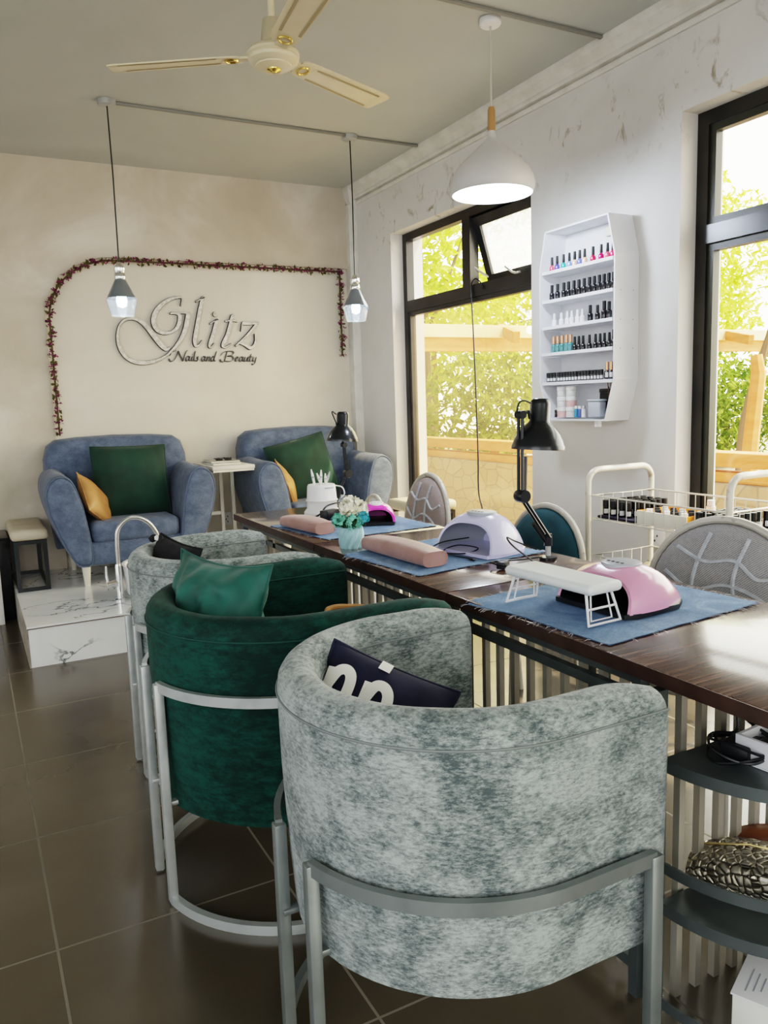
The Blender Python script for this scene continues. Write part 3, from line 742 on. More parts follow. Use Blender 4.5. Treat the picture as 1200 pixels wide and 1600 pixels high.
MB().lathe(shp+[(r-.004, z-.002) for r, z in reversed(shp)], (x, y, 0), 48, cap=False).build('shade', m_pend, t)
MB().lathe([(.0, 2.250), (.181, 2.250), (.181, 2.244), (.0, 2.239)], (x, y, 0), 40).build('diffuser', m_led2, t)

# ------------------------------------------------------------------ cushions
def pillow(name, label, cat, w, h, th, mat, m, seed=0, wr=.012, group=None, pinch=.07, n=26, fold=0):
    Rn = Vector((seed*3.7, seed*1.3, seed*.9))
    def surf(sgn):
        def f(a, b):
            u, v = a*2-1, b*2-1
            e = (max(0, 1-abs(u)**2.6)**.6)*(max(0, 1-abs(v)**2.6)**.6)
            x = u*w/2*(1-pinch*(1-v*v)**1 * abs(u)**2); y = v*h/2*(1-pinch*(1-u*u) * abs(v)**2)
            nz = noise.noise(Vector((x*7, y*7, sgn))+Rn)*wr + noise.noise(Vector((x*19, y*12, sgn))+Rn)*wr*.5 - fold*abs(noise.noise(Vector((x*5-y*6, x*11+y*9, sgn))+Rn))
            return Vector((x, y, sgn*(th/2*e+nz*e**.5)))
        return f
    mb = MB(True); mb.grid(surf(1), n, n); mb.grid(surf(-1), n, n)
    o = mb.build(name, mat, None, smooth=60, weld=.0004)
    o.matrix_world = m; WM[o.name] = m.copy(); tag(o, label, cat, group)
    # piped seam
    ring = []
    for i in range(n): ring.append(surf(1)(i/n, 0))
    for i in range(n): ring.append(surf(1)(1, i/n))
    for i in range(n): ring.append(surf(1)(1-i/n, 1))
    for i in range(n): ring.append(surf(1)(0, 1-i/n))
    MB(True).tube(ring, .0035, 5, closed=True).build('seam', mat, o)
    return o, surf(1)

# ------------------------------------------------------------------ tub chairs
def tub_chair(label, cx, cy, R, xt, zr, zb, zf, mats, m_steel, rz=0, gapf=12.5):
    fab, pip = mats
    t = thing('tub_chair', label, 'armchair', (cx, cy, 0), rz, 'tub chairs along the manicure tables')
    th = .082; Rm = R-th/2
    def path(off):
        r = Rm+off
        P = [(xt-.0, r, Vector((0, 1)))]
        k = 8
        P = [(xt-(xt)*i/k, r, Vector((0, 1))) for i in range(k)]
        for i in range(41):
            a = math.radians(90+180*i/40); P.append((r*math.cos(a), r*math.sin(a), Vector((math.cos(a), math.sin(a)))))
        P += [(xt*i/k, -r, Vector((0, -1))) for i in range(1, k+1)]
        return P
    cs = [(th/2-.016, zb), (th/2-.006, zb+.15), (th/2, zr-.20), (th/2+.002, zr-.05)]
    for i in range(1, 8): a = PI*i/8; cs.append((math.cos(a)*(th/2+.002), zr-.045+.045*math.sin(a)))
    cs += [(-th/2-.002, zr-.05), (-th/2, zr-.2), (-th/2+.004, zb)]
    P0 = path(0); rings = []
    co, cz = 0, (zr+zb)/2
    def ring(p, s=1, dx=0):
        x, y, nn = p
        out = []
        for o, z in cs:
            so = o*s; sz = z if s == 1 else (z-(1-s)*.05 if z > cz else z)
            droop = -.020*max(0, (x-xt+.12)/.12)**2 if x > xt-.12 else 0
            out.append(Vector((x+dx+nn.x*so, y+nn.y*so, sz+(droop if z > cz else 0)+.003*noise.noise(Vector((x*6, y*6, z*5))))))
        return out
    rings.append(ring(P0[0], .35, .030)); rings.append(ring(P0[0], .72, .025)); rings.append(ring(P0[0], .93, .012))
    rings += [ring(p) for p in P0]
    rings += [ring(P0[-1], .93, .012), ring(P0[-1], .72, .025), ring(P0[-1], .35, .030)]
    mb = MB(True); mb.loft(rings); shell = mb.build('upholstered_shell', fab, t, smooth=50)
    for off in (th/2+.003, -th/2-.003):
        mb = MB(True); mb.tube([(x+(.012 if i in (0, len(P0)-1) else 0), y, zr-.052) for i, (x, y, nn) in enumerate(path(off))], .0024, 6); mb.build('piping', pip, shell)
    ri = R-th-.004
    plan = [(xt-.01, ri)] + [(ri*math.cos(math.radians(a)), ri*math.sin(math.radians(a))) for a in range(90, 271, 6)] + [(xt-.01, -ri)]
    mb = MB(True); mb.loft([[Vector((x*.97, y*.97, zb+.004)) for x, y in plan], [Vector((x, y, zb+.02)) for x, y in plan], [Vector((x, y, .34)) for x, y in plan]]); mb.build('seat_base', fab, t)
    mb = MB(True); mb.loft([[Vector((x*.98+.02, y*.98, .342)) for x, y in plan], [Vector((x+.02, y, .36)) for x, y in plan], [Vector((x+.02, y, .44)) for x, y in plan], [Vector((x*.96+.02, y*.96, .465)) for x, y in plan], [Vector((x*.8+.02, y*.8, .472)) for x, y in plan]])
    mb.build('seat_cushion', fab, t, smooth=50)
    rf = R+.014
    for sg_ in (1, -1):
        a0 = 180-sg_*gapf; a1 = 90 if sg_ > 0 else 270
        xe = xt-.03
        def fp(z): 
            q = arc(0, 0, rf, a0, a1, 18, z); return q+[Vector((xe, sg_*rf, z))]
        b, e = fp(0)[0], fp(0)[-1]
        MB(True).bar(fp(zf), .014, .026).build('frame_rail', m_steel, t, smooth=30)
        MB(True).bar(fp(.013), .018, .026).build('floor_rail', m_steel, t, smooth=30)
        MB(True).box((b.x, b.y, (zf+.013)/2), (.024, .024, zf-.0), .003).build('leg', m_steel, t, smooth=30)
        MB(True).box((e.x, e.y, (zf+.013)/2), (.028, .022, zf-.0), .003).build('leg', m_steel, t, smooth=30)
        MB(True).box((b.x+.025, b.y*.9, zb+.01), (.06, .02, .012), .002).build('seat_bracket', m_steel, t, smooth=30)
    return t
tub_chair('mottled grey velvet tub chair nearest the viewer with a navy printed cushion', .832, 1.31, .354, .212, .815, .313, .50, (m_grey, m_greyp), m_steelm)
tub_chair('emerald green velvet tub chair in the middle of the row with a matching cushion', .762, 2.10, .378, .322, .805, .27, .608, (m_green, m_greenp), m_steel)
tub_chair('mottled grey velvet tub chair farthest along the row beside the tiled platform', .82, 2.885, .345, .24, .805, .29, .56, (m_grey, m_greyp), m_steel)

nvm = frame((.699, 1.402, .671), (.75, -.50, -.42), (-.35, -.75, .50))
nav, nsf = pillow('printed_cushion', 'navy cushion with bold white letters lying in the nearest grey tub chair', 'cushion', .29, .23, .12, m_navy, nvm, 2, .014)
def print_strokes(parent, surf, strokes, wd, w, h, name, mat):
    for pts in strokes:
        P = catmull([(p[0], p[1], 0) for p in pts], 8) if len(pts) > 2 else [Vector((*p, 0)) for p in pts]
        mb = MB(True); rows = []
        for i, p in enumerate(P):
            tt = (P[min(i+1, len(P)-1)]-P[max(i-1, 0)]); tt = Vector((tt.x, tt.y, 0)).normalized(); nn = Vector((-tt.y, tt.x, 0))
            rows.append([p+nn*wd*(k/6-.5) for k in range(7)])
        vs = []
        for r in rows:
            for q in r:
                s = surf(min(1, max(0, q.x/w+.5)), min(1, max(0, q.y/h+.5))); vs.append(Vector((q.x, q.y, s.z+.0035)))
        fs = [(i*7+k, i*7+k+1, (i+1)*7+k+1, (i+1)*7+k) for i in range(len(rows)-1) for k in range(6)]
        mb.add(vs, fs); mb.build(name, mat, parent, smooth=60)
print_strokes(nav, nsf, [[(-.118, .055), (-.112, -.06)], [(-.116, .015), (-.105, .050), (-.085, .056), (-.072, .030), (-.074, -.055)],
                         [(-.034, .050), (-.034, -.06)], [(-.034, .010), (-.020, .046), (.002, .046), (.014, .018), (.010, -.06)], [(-.030, .097), (-.004, .094)]], .023, .29, .23, 'white_lettering', m_letterw)
pillow('velvet_cushion', 'emerald velvet cushion standing against the back of the green tub chair', 'cushion', .44, .43, .20, m_greenc, frame((.568, 2.135, .690), (.16, -.42, .0), (-.92, -.30, .22)), 4, .03, fold=.045, pinch=.12)
pillow('black_cushion', 'black cushion with a tied corner in the far grey tub chair', 'cushion', .27, .30, .12, m_blackf, frame((.628, 2.945, .682), (.40, -.85, -.15), (-.85, -.35, .30)), 6, .016)
bw = thing('ribbon_bow', 'small black and white ribbon bow on the black cushion in the far tub chair', 'bow', (.61, 3.04, .82))
for k, (dx, dy) in enumerate(((-.010, .016), (.010, -.016))):
    MB().lathe([(.0, -.020), (.010, -.015), (.013, .004), (.008, .016), (.0, .018)], (.61+dx, 3.04+dy, .826), 12, rot=Euler((.5, .9, k*2.2)), sx=1.2, sy=.5).build('loop', m_blackf, bw)
MB().lathe([(.0, -.012), (.010, -.006), (.010, .006), (.0, .012)], (.61, 3.04, .828), 10).build('knot', m_letterw, bw)
ts = thing('tan_strap', 'curled tan leather bag strap just showing above the arm of the green tub chair', 'strap', (.93, 2.02, .47))
MB().tube(catmull([(.86, 2.02, .49), (.86, 2.02, .62), (.865, 2.03, .715), (.885, 2.04, .732), (.94, 2.04, .728), (1.0, 2.02, .71), (1.03, 2.0, .60), (1.03, 1.99, .49)], 6), .008, 8).build('strap_loop', m_tan, ts)
MB().box((.945, 2.01, .52), (.20, .09, .09), .03, 3).build('pouch', m_tan, ts)

# ------------------------------------------------------------------ lounge armchairs on the platform
def lounge_chair(label, x0, group):
    t = thing('lounge_armchair', label, 'armchair', (x0, 5.50, ZP), 0, group)
    X = lambda x: x0+x
    yf, yb2 = 5.17, 5.885
    MB().span(X(-.34), X(.34), yf+.0, yb2-.06, .345, .50, .025, 3).build('base', m_sofa, t, smooth=40)
    mb = MB(); mb.box((x0, 5.42, .552), (.555, .53, .135), .045, 4); mb.build('seat_cushion', m_sofa, t, smooth=60)
    # back: rounded slab leaning backwards
    prof = [(-.44, .40), (-.465, .60), (-.475, .85), (-.47, 1.00), (-.445, 1.085), (-.39, 1.125), (-.25, 1.138), (0, 1.145), (.25, 1.138), (.39, 1.125), (.445, 1.085), (.47, 1.00), (.475, .85), (.465, .60), (.44, .40)]
    def bring(y, s, dz=0):
        out = []
        for a, b in prof:
            lean = (b-.4)*.10
            out.append(Vector((X(a*s), y+lean, .76+(b-.76)*s+dz)))
        return out
    rings = [bring(5.575, .86), bring(5.582, .92), bring(5.60, .965), bring(5.63, .99), bring(5.66, 1.0), bring(5.74, 1.0), bring(5.775, .985), bring(5.80, .95), bring(5.812, .90)]
    mb = MB(); mb.loft(rings); mb.build('backrest', m_sofa, t, smooth=60)
    for sg_ in (-1, 1):
        outl = [(.285, .350), (.36, .348), (.395, .40), (.445, .50), (.490, .62), (.520, .74), (.525, .82), (.505, .885), (.465, .922), (.42, .930), (.375, .905), (.345, .85), (.315, .74), (.292, .60), (.278, .47)]
        outl = [(p.x, p.y) for p in catmull([(a, b, 0) for a, b in outl], 3, closed=True)]
        cxm = sum(a for a, b in outl)/len(outl); czm = sum(b for a, b in outl)/len(outl)
        def ar(y, s, lift=0, sq=1):
            return [Vector((X(sg_*(cxm+(a-cxm)*s)), y, .345+((czm+(b-czm)*s)-.345)*sq+lift)) for a, b in outl]
        rings = [ar(5.142, .80), ar(5.145, .90), ar(5.158, .965), ar(5.185, 1.0), ar(5.35, 1.0), ar(5.55, .985, 0, 1.02), ar(5.74, .95, 0, 1.05), ar(5.80, .88, 0, 1.05), ar(5.82, .75, 0, 1.05)]
        mb = MB(); mb.loft(rings); arm = mb.build('armrest', m_sofa, t, smooth=60)
        mb = MB(); mb.tube(ar(5.150, .955), .004, 5, closed=True); mb.build('piping', m_sofap, arm)
    for lx, ly in ((-.32, 5.20), (.32, 5.20), (-.33, 5.80), (.33, 5.80)):
        MB().lathe([(.017, ZP), (.028, .349)], (X(lx), ly, 0), 14).build('leg', m_legw, t)
    return t
lounge_chair('blue grey velour lounge armchair at the left end of the marble platform', .915, 'lounge armchairs on the platform')
lounge_chair('blue grey velour lounge armchair in the corner by the left window', 2.262, 'lounge armchairs on the platform')
pillow('square_cushion', 'square bottle green velvet cushion on the left lounge armchair', 'cushion', .49, .47, .15, m_greend, frame((.955, 5.47, .845), (1, .02, -.02), (.02, -1, .22)), 8, .008, pinch=.03)
pillow('square_cushion', 'tilted square bottle green velvet cushion on the corner lounge armchair', 'cushion', .48, .46, .15, m_greend, frame((2.205, 5.50, .835), (1, .06, .20), (-.06, -1, .24)), 9, .008, pinch=.03)
pillow('tan_cushion', 'small tan satin cushion leaning on the left arm of the left lounge armchair', 'cushion', .31, .30, .12, m_tan, frame((.700, 5.36, .735), (.45, -.75, -.45), (.78, -.30, .40)), 10, .012)
pillow('tan_cushion', 'small tan satin cushion leaning on the left arm of the corner lounge armchair', 'cushion', .30, .30, .11, m_tan, frame((2.02, 5.38, .725), (.40, -.80, -.40), (.86, -.22, .30)), 12, .012)

# ------------------------------------------------------------------ side table, magazines, stools, faucet
st = thing('side_table', 'narrow white metal side table between the two lounge armchairs', 'table', (1.58, 5.5, ZP))
mb = MB(); mb.span(1.44, 1.735, 5.20, 5.72, .890, .915, .003); mb.build('tabletop', M('pale_laminate', (.62, .58, .50), .35, col2=(.70, .66, .58), vs=5), st, smooth=30)
for lx, ly in ((1.705, 5.66), (1.62, 5.66), (1.455, 5.66)): MB().span(lx-.012, lx+.012, ly-.012, ly+.012, ZP, .889).build('leg', m_basec, st, smooth=0)
MB().span(1.45, 1.62, 5.655, 5.675, .53, .555).build('cross_bar', m_basec, st, smooth=0)
MB().span(1.445, 1.73, 5.205, 5.715, .876, .889).build('apron', m_basec, st, smooth=0)
for k, (dx, dy, rz, lab, wz) in enumerate(((0, 0, .03, 'bottom magazine of the two stacked on the narrow side table', .013), (.01, .03, -.06, 'top magazine of the two stacked on the narrow side table', .011))):
    t = thing('magazine', lab, 'magazine', (1.575+dx, 5.46+dy, .9155+k*.0132), rz)
    MB(True).box((0, 0, wz/2), (.20, .28, wz-.003)).build('pages', m_card, t, smooth=0)
    MB(True).box((0, 0, wz-.0008), (.204, .284, .0014)).build('cover', m_mag, t, smooth=0)
t = thing('sunglasses', 'black sunglasses lying on the top magazine of the side table', 'sunglasses', (1.59, 5.47, .942))
for sx_ in (-.032, .032): MB().lathe([(.0, .0), (.025, .001), (.027, .006), (.0, .012)], (1.59+sx_, 5.45, .943), 14, sy=.8, rot=Euler((.5, 0, 0))).build('lens', m_blackp, t)
MB().tube([(1.578, 5.45, .957), (1.602, 5.45, .957)], .003, 6).build('bridge', m_blackp, t)
for sx_ in (-.058, .058): MB().tube(catmull([(1.59+sx_, 5.45, .955), (1.59+sx_*.9, 5.51, .950), (1.59+sx_*.5, 5.55, .945)], 4), .003, 6).build('temple', m_blackp, t)
so = thing('wall_socket', 'white five-hole wall socket low on the niche wall behind the side table', 'socket', (1.72, D, .455))
MB().span(1.674, 1.764, D-.012, D, .405, .505, .004).build('plate', m_white, so)
mb = MB()
for px_, pz_, w_, h_ in ((-.014, .018, .006, .010), (.014, .018, .006, .010), (0, -.004, .005, .014), (-.013, -.022, .006, .010), (.013, -.022, .006, .010)): mb.box((1.719+px_, D-.0125, .455+pz_), (w_, .002, h_))
mb.build('holes', m_blackp, so, smooth=0)
so = thing('wall_socket', 'small white socket on the pier wall behind the white wire cart', 'socket', (W, 2.70, .62))
MB().span(W-.012, W, 2.655, 2.745, .575, .665, .004).build('plate', m_white, so)
mb = MB(); mb.box((W-.0125, 2.70, .635), (.002, .006, .01)); mb.box((W-.0125, 2.715, .61), (.002, .006, .01)); mb.build('holes', m_blackp, so, smooth=0)

def pad_stool(label, x0, x1, y0, y1, zb, zt):
    t = thing('padded_stool', label, 'stool', ((x0+x1)/2, (y0+y1)/2, zb), 0)
    MB().box(((x0+x1)/2, (y0+y1)/2, zt-.035), (x1-x0+.03, y1-y0+.02, .07), .03, 4).build('seat_pad', m_stoolseat, t, smooth=60)
    a, b = zb, zt-.07
    for lx in (x0+.012, x1-.012):
        for ly in (y0+.012, y1-.012): MB().span(lx-.012, lx+.012, ly-.012, ly+.012, a, b).build('leg', m_blackm, t, smooth=0)
        MB().span(lx-.011, lx+.011, y0+.02, y1-.02, a, a+.02).build('floor_bar', m_blackm, t, smooth=0)
    for ly in (y0+.012, y1-.012):
        MB().span(x0+.02, x1-.02, ly-.011, ly+.011, a, a+.02).build('floor_bar', m_blackm, t, smooth=0)
        MB().span(x0, x1, ly-.011, ly+.011, b-.022, b).build('seat_rail', m_blackm, t, smooth=0)
    return t
pad_stool('stained cream padded stool with black square frame beside the left lounge armchair', .197, .385, 5.25, 5.86, ZP, .605)
pad_stool('cream padded stool with black frame under the left window beyond the oval chairs', 2.52, 2.84, 4.40, 4.74, ZP, .655)
bc = thing('black_cabinet', 'low black cabinet standing on the floor left of the platform', 'cabinet', (-.05, 5.68, 0))
MB().span(-.32, .178, 5.50, 5.88, 0, .52, .004).build('carcass', m_blackp, bc, smooth=30)
MB().span(-.31, .168, 5.493, 5.4995, .02, .50, .002).build('door', m_blackm, bc, smooth=30)
MB().span(-.32, .178, 5.49, 5.885, .521, .535, .003).build('top_panel', m_blackm, bc, smooth=30)
wp = thing('leaning_board', 'white board leaning in front of the low black cabinet at the left edge', 'board', (-.1, 5.42, 0))
MB().span(-.30, .105, 5.40, 5.43, 0, .40, .004).build('panel', m_whitep, wp, smooth=30)
MB().span(.085, .112, 5.395, 5.435, 0, .405, .003).build('edge_strip', m_card, wp, smooth=30)

fc = thing('pedicure_faucet', 'chrome gooseneck faucet with side lever on the marble platform', 'faucet', (.708, 4.684, ZP))
MB().lathe([(.0, ZP), (.030, ZP), (.030, ZP+.008), (.019, ZP+.014), (.019, .42), (.016, .435), (.0, .437)], (.708, 4.684, 0), 20).build('body', m_chrome, fc)
MB().tube(catmull([(.710, 4.684, .43), (.712, 4.684, .56), (.724, 4.684, .635), (.775, 4.684, .688), (.835, 4.684, .694), (.895, 4.684, .66), (.935, 4.684, .60), (.945, 4.684, .555)], 6), .0125, 12).build('gooseneck', M('satin_nickel', (.55, .55, .53), .25, .85), fc)
vv = MB().tube([(.70, 4.684, .325), (.640, 4.684, .318)], .020, 14).build('valve', m_chrome, fc)
MB().tube([(.645, 4.684, .33), (.640, 4.684, .38), (.642, 4.684, .43)], [.008, .009, .006], 8).build('lever', m_chrome, vv)
bs = thing('foot_basin', 'white oval pedicure basin on the platform behind the far tub chair', 'basin', (.95, 4.72, ZP))
pr = [(.0, ZP), (.17, ZP), (.20, ZP+.03), (.215, ZP+.19), (.222, ZP+.20), (.205, ZP+.20), (.19, ZP+.06), (.0, ZP+.045)]
MB().lathe(pr, (.955, 4.70, 0), 36, sx=1.0, sy=1.15).build('bowl', m_white, bs)
# ------------------------------------------------------------------ manicure tables
ZT = .78
m_edgeb = M('dark_edge_band', (.040, .020, .015), .4, col2=(.06, .032, .024), vs=20)
XA, XB = 1.155, 1.765
def manicure_table(label, y0, y1, xoff=0, endscreen=False, slats=True):
    t = thing('manicure_table', label, 'table', (1.46, (y0+y1)/2, 0), 0, 'manicure tables set end to end')
    MB().span(XA+xoff, XB+xoff, y0, y1, ZT-.032, ZT, .004).build('tabletop', m_wood, t, smooth=30)
    MB().span(XA+xoff-.0015, XA+xoff-.0002, y0, y1, ZT-.031, ZT-.001).build('edge_band', m_edgeb, t, smooth=0)
    xa, xb = XA+.045, XB-.045
    ya, yb_ = y0+(.42 if endscreen else .03), y1-.03
    for x in (xa, xb):
        for y in (ya, yb_): MB().span(x-.0125, x+.0125, y-.0125, y+.0125, 0, ZT-.033).build('leg', m_steeld, t, smooth=0)
        MB().span(x-.012, x+.012, ya+.0125, yb_-.0125, ZT-.062, ZT-.033).build('apron_rail', m_steeld, t, smooth=0)
    MB().span(xa-.010, xa+.010, ya+.0125, yb_-.0125, .672, .695).build('middle_rail', m_steeld, t, smooth=0)
    MB().span(xa-.010, xa+.010, ya+.0125, yb_-.0125, .06, .085).build('lower_rail', m_steeld, t, smooth=0)
    if slats:
        n = int((yb_-ya)/.060); st_ = (yb_-ya)/n
        for i in range(1, n):
            y = ya+i*st_
            MB().span(xa+.012, xa+.028, y-.008, y+.008, .03, ZT-.034).build('slat', m_slat, t, smooth=0)
    return t
TN = manicure_table('near dark walnut topped manicure table holding the pearl pink nail lamp', .74, 1.842, endscreen=True)
# end screen of the near table is part of the curved shelf unit
manicure_table('middle dark walnut topped manicure table holding the lilac white nail lamp', 1.848, 2.798)
manicure_table('far walnut topped manicure table holding the magenta nail lamp and drill holder', 2.804, 3.835, slats=False)
far = [o for o in COL.objects if o.get('label', '').startswith('far walnut')][0]
for y in (3.36, 3.47, 3.58): MB().span(1.19, 1.22, y-.013, y+.013, .03, ZT-.063).build('slat', m_slat, far, smooth=0)

su = thing('curved_shelf_unit', 'grey steel half-round shelf unit with slatted back under the near table end', 'shelf', (1.5, 1.0, 0))
for i in range(9):
    x = 1.212+i*.0608
    w_ = .0125 if i == 0 else .0085; MB().span(x-w_, x+w_, 1.108, 1.108+2*w_, 0, ZT-.064).build('slat' if i else 'corner_post', m_slat if i else m_steeld, su, smooth=0)
def half(z, th_, r0=.315, cy=1.10, name='shelf', mat=m_steeld):
    pts = [(1.49+.29*math.cos(math.radians(a)), cy+r0*math.sin(math.radians(a))) for a in range(180, 361, 6)]
    mb = MB(); mb.loft([[Vector((x, y, z-th_)) for x, y in pts], [Vector((x, y, z)) for x, y in pts]]); return mb.build(name, mat, su, smooth=30)
half(.575, .026); half(.258, .026)
for z, hgt in ((.342, .024), (.030, .022)):
    pts = [Vector((1.49+.293*math.cos(math.radians(a)), 1.10+.318*math.sin(math.radians(a)), z)) for a in range(180, 361, 6)]
    MB().bar(pts, .006, hgt).build('guard_rail', m_steeld, su, smooth=30)

# denim mats with frayed edges
def mat_cloth(label, pts, seed):
    R = random.Random(seed); a, b, c, d = [Vector((*p, 0)) for p in pts]
    mb = MB(); n = 26
    def P(u, v, z):
        p = a.lerp(b, u).lerp(d.lerp(c, u), v)
        q = Vector((p.x*9, p.y*9, seed))
        over = max(0, XA+.002-p.x)
        return Vector((p.x+.004*noise.noise(q), p.y+.004*noise.noise(q*2), ZT+z+.0018+.0010*noise.noise(q*1.5)-(over*.9)))
    mb.grid(lambda u, v: P(u, v, .0022), n, n); mb.grid(lambda u, v: P(u, v, .0), n, n)
    o = mb.build('denim_mat', m_denim, smooth=60); tag(o, label, 'mat', 'frayed denim table mats')
    fr = MB()
    for k in range(120):
        e = R.choice([(R.random(), 0), (R.random(), 1), (0, R.random()), (1, R.random())]); p = P(e[0], e[1], .001)
        out = (p-P(.5, .5, .001)); out.z = 0; out.normalize(); s = R.uniform(.006, .022)
        side = Vector((-out.y, out.x, 0))*R.uniform(-.012, .012)
        q = p+out*s+side
        if q.x < XA: q.z -= .006
        fr.tube([p, p.lerp(q, .5)+Vector((0, 0, .002)), q], .0005, 3, cap=False)
    tag(fr.build('fringe', m_thread, o, smooth=0), kind='stuff')
    return o
mat_cloth('frayed denim mat under the pearl pink nail lamp on the near table', [(1.145, 1.725), (1.185, 1.235), (1.735, 1.285), (1.70, 1.755)], 1)
mat_cloth('frayed denim mat under the lilac white nail lamp on the middle table', [(1.148, 2.515), (1.190, 2.055), (1.742, 2.13), (1.66, 2.60)], 2)
mat_cloth('frayed denim mat under the magenta nail lamp on the far table', [(1.160, 3.32), (1.225, 2.825), (1.745, 2.85), (1.74, 3.30)], 3)

# ------------------------------------------------------------------ hand rests
def cushion_rest(label, c, w, l, h, rz):
    t = thing('hand_rest_cushion', label, 'hand rest', (c[0], c[1], ZT+.0075), rz, 'pink leather hand rest cushions')
    rings = []
    N = 14
    for i in range(N+1):
        y = (i/N-.5)*l; e = 1-abs(i/N*2-1)**6*.12; hh = h*(.86+.14*math.cos((i/N-.5)*PI))
        pr = []
        for k in range(20):
            a = 2*PI*k/20; cx_, cz_ = math.cos(a), math.sin(a)
            q = 4
            r = 1/((abs(cx_)**q+abs(cz_)**q)**(1/q))
            pr.append(Vector((cx_*r*w/2*e, y, hh/2+cz_*r*hh/2*(e if cz_ > 0 else 1))))
        rings.append(pr)
    MB(True).loft(rings).build('pad', m_pinkl, t, smooth=60)
    for yy in (-l/2, l/2):
        pr = rings[0] if yy < 0 else rings[-1]
        MB(True).tube([Vector((p.x, yy, p.z)) for p in pr], .0022, 5, closed=True).build('end_seam', m_pinkl, t)
    return t
cushion_rest('dusty pink leather hand rest cushion on the middle table mat', (1.285, 2.33), .105, .40, .058, .05)
cushion_rest('dusty pink leather hand rest cushion on the far table mat', (1.247, 3.095), .105, .31, .055, .12)

hr = thing('folding_hand_rest', 'white plastic folding hand rest standing in front of the pearl pink nail lamp', 'hand rest', (1.268, 1.492, ZT+.0075), .06)
MB(True).box((0, 0, .086), (.110, .305, .026), .012, 4).build('top_pad', M('white_soft_pad', (.70, .73, .73), .5), hr, smooth=60)
for yy, tilt in ((-.125, -1), (.125, 1)):
    zb, zt_ = .0035, .074; y1_, y0_ = yy, yy-tilt*(-.020)
    mb = MB(True)
    mb.tube([(-.040, y1_, zt_), (-.052, y0_, zb), (.052, y0_, zb), (.040, y1_, zt_)], .0038, 6); mb.build('folding_leg', m_white, hr)
    mb = MB(True); mb.tube([(-.026, y1_, zt_), (-.034, (y0_+y1_)/2-.0, zb+.006), (.034, (y0_+y1_)/2, zb+.006), (.026, y1_, zt_)], .0025, 5); mb.build('inner_leg', m_white, hr)
    MB(True).tube([(-.045, (y0_+y1_)/2, .038), (.045, (y0_+y1_)/2, .038)], .003, 5).build('brace', m_white, hr)

# ------------------------------------------------------------------ nail lamps
def nail_lamp(label, c, w, d, h, rz, shellm, basem, ridges=False, panel=None):
    """opening faces local -x"""
    t = thing('nail_lamp', label, 'nail lamp', (c[0], c[1], ZT+.0065), rz, None)
    nu, nv = 22, 30
    def sh_(off):
        def f(a, b):
            x = -d/2+a*d; th_ = PI*b
            wv = (w/2-off)*(1-.30*max(0, (a-.35)/.65)**2)*(.93+.07*math.sin(min(1, a/.3)*PI/2))
            hv = (h-off)*(.80+.20*math.sin(min(1, a/.45)*PI/2))*(1-.62*max(0, (a-.5)/.5)**2.2)
            cc, ss = math.cos(th_), math.sin(th_)
            yy = wv*math.copysign(abs(cc)**.75, cc); zz = hv*abs(ss)**.80
            xx = x-.012*(1-ss)*0+(.03*ss*(1-a)**3)
            if ridges and off == 0: zz += .0018*math.cos(th_*14)*min(1, a*4)*(1-a)
            return Vector((xx, yy, .010+zz))
        return f
    mb = MB(True); mb.grid(sh_(0), nu, nv); mb.build('shell', shellm, t, smooth=70)
    mb = MB(True); mb.grid(sh_(.010), nu, nv); mb.build('inner_liner', basem if basem is m_blackp else m_grille, t, smooth=70)
    # lip joining shell and liner at the mouth, and the closed back
    mb = MB(True); A, B = sh_(0), sh_(.010)
    mb.add([A(0, j/nv) for j in range(nv+1)]+[B(0, j/nv) for j in range(nv+1)], [(j, j+1, nv+2+j, nv+1+j) for j in range(nv)]); mb.build('mouth_lip', shellm, t)
    mb = MB(True); mb.add([A(1, j/nv) for j in range(nv+1)], [tuple(range(nv+1))]); mb.build('back_panel', shellm, t, smooth=0)
    pl = [(-d/2-.012, -w*.44), (-d/2-.012, w*.44), (-d/2+.02, w*.49), (d*.3, w*.47), (d/2+.004, w*.36), (d/2+.004, -w*.36), (d*.3, -w*.47), (-d/2+.02, -w*.49)]
    mb = MB(True); mb.prism(pl, lambda a, b, z: (a, b, z), 0, .012); mb.build('base_plate', basem, t, smooth=30)
    if panel:
        mb = MB(True); n = 24
        top = A(.42, .5).z
        rings = [[Vector((-d*.02+d*.22*s*math.cos(2*PI*k/n), w*.20*s*math.sin(2*PI*k/n), top+z)) for k in range(n)] for s, z in ((1.05, -.010), (1.0, .001), (.9, .003))]
        mb.loft(rings); pm = mb.build('control_panel', panel, t, smooth=40)
        for k in range(4): MB(True).box((-d*.02-.022, (k-1.5)*.015, top+.0035), (.007, .008, .002), .001).build('button', m_blackp if panel is m_grille else m_grille, pm)
    return t
nail_lamp('pearl pink nail lamp with black base on the near table', (1.452, 1.470), .265, .215, .098, .05, m_pinkp, m_blackp, True, m_grille)
nail_lamp('lilac white dome nail lamp with open mouth on the middle table', (1.575, 2.265), .285, .20, .128, .20, m_lilac, m_lilac, False, m_grille)
nail_lamp('glossy magenta nail lamp on the far table beside the flower vase', (1.585, 3.10), .16, .20, .075, 1.15, m_magenta, m_blackp, False, m_white)

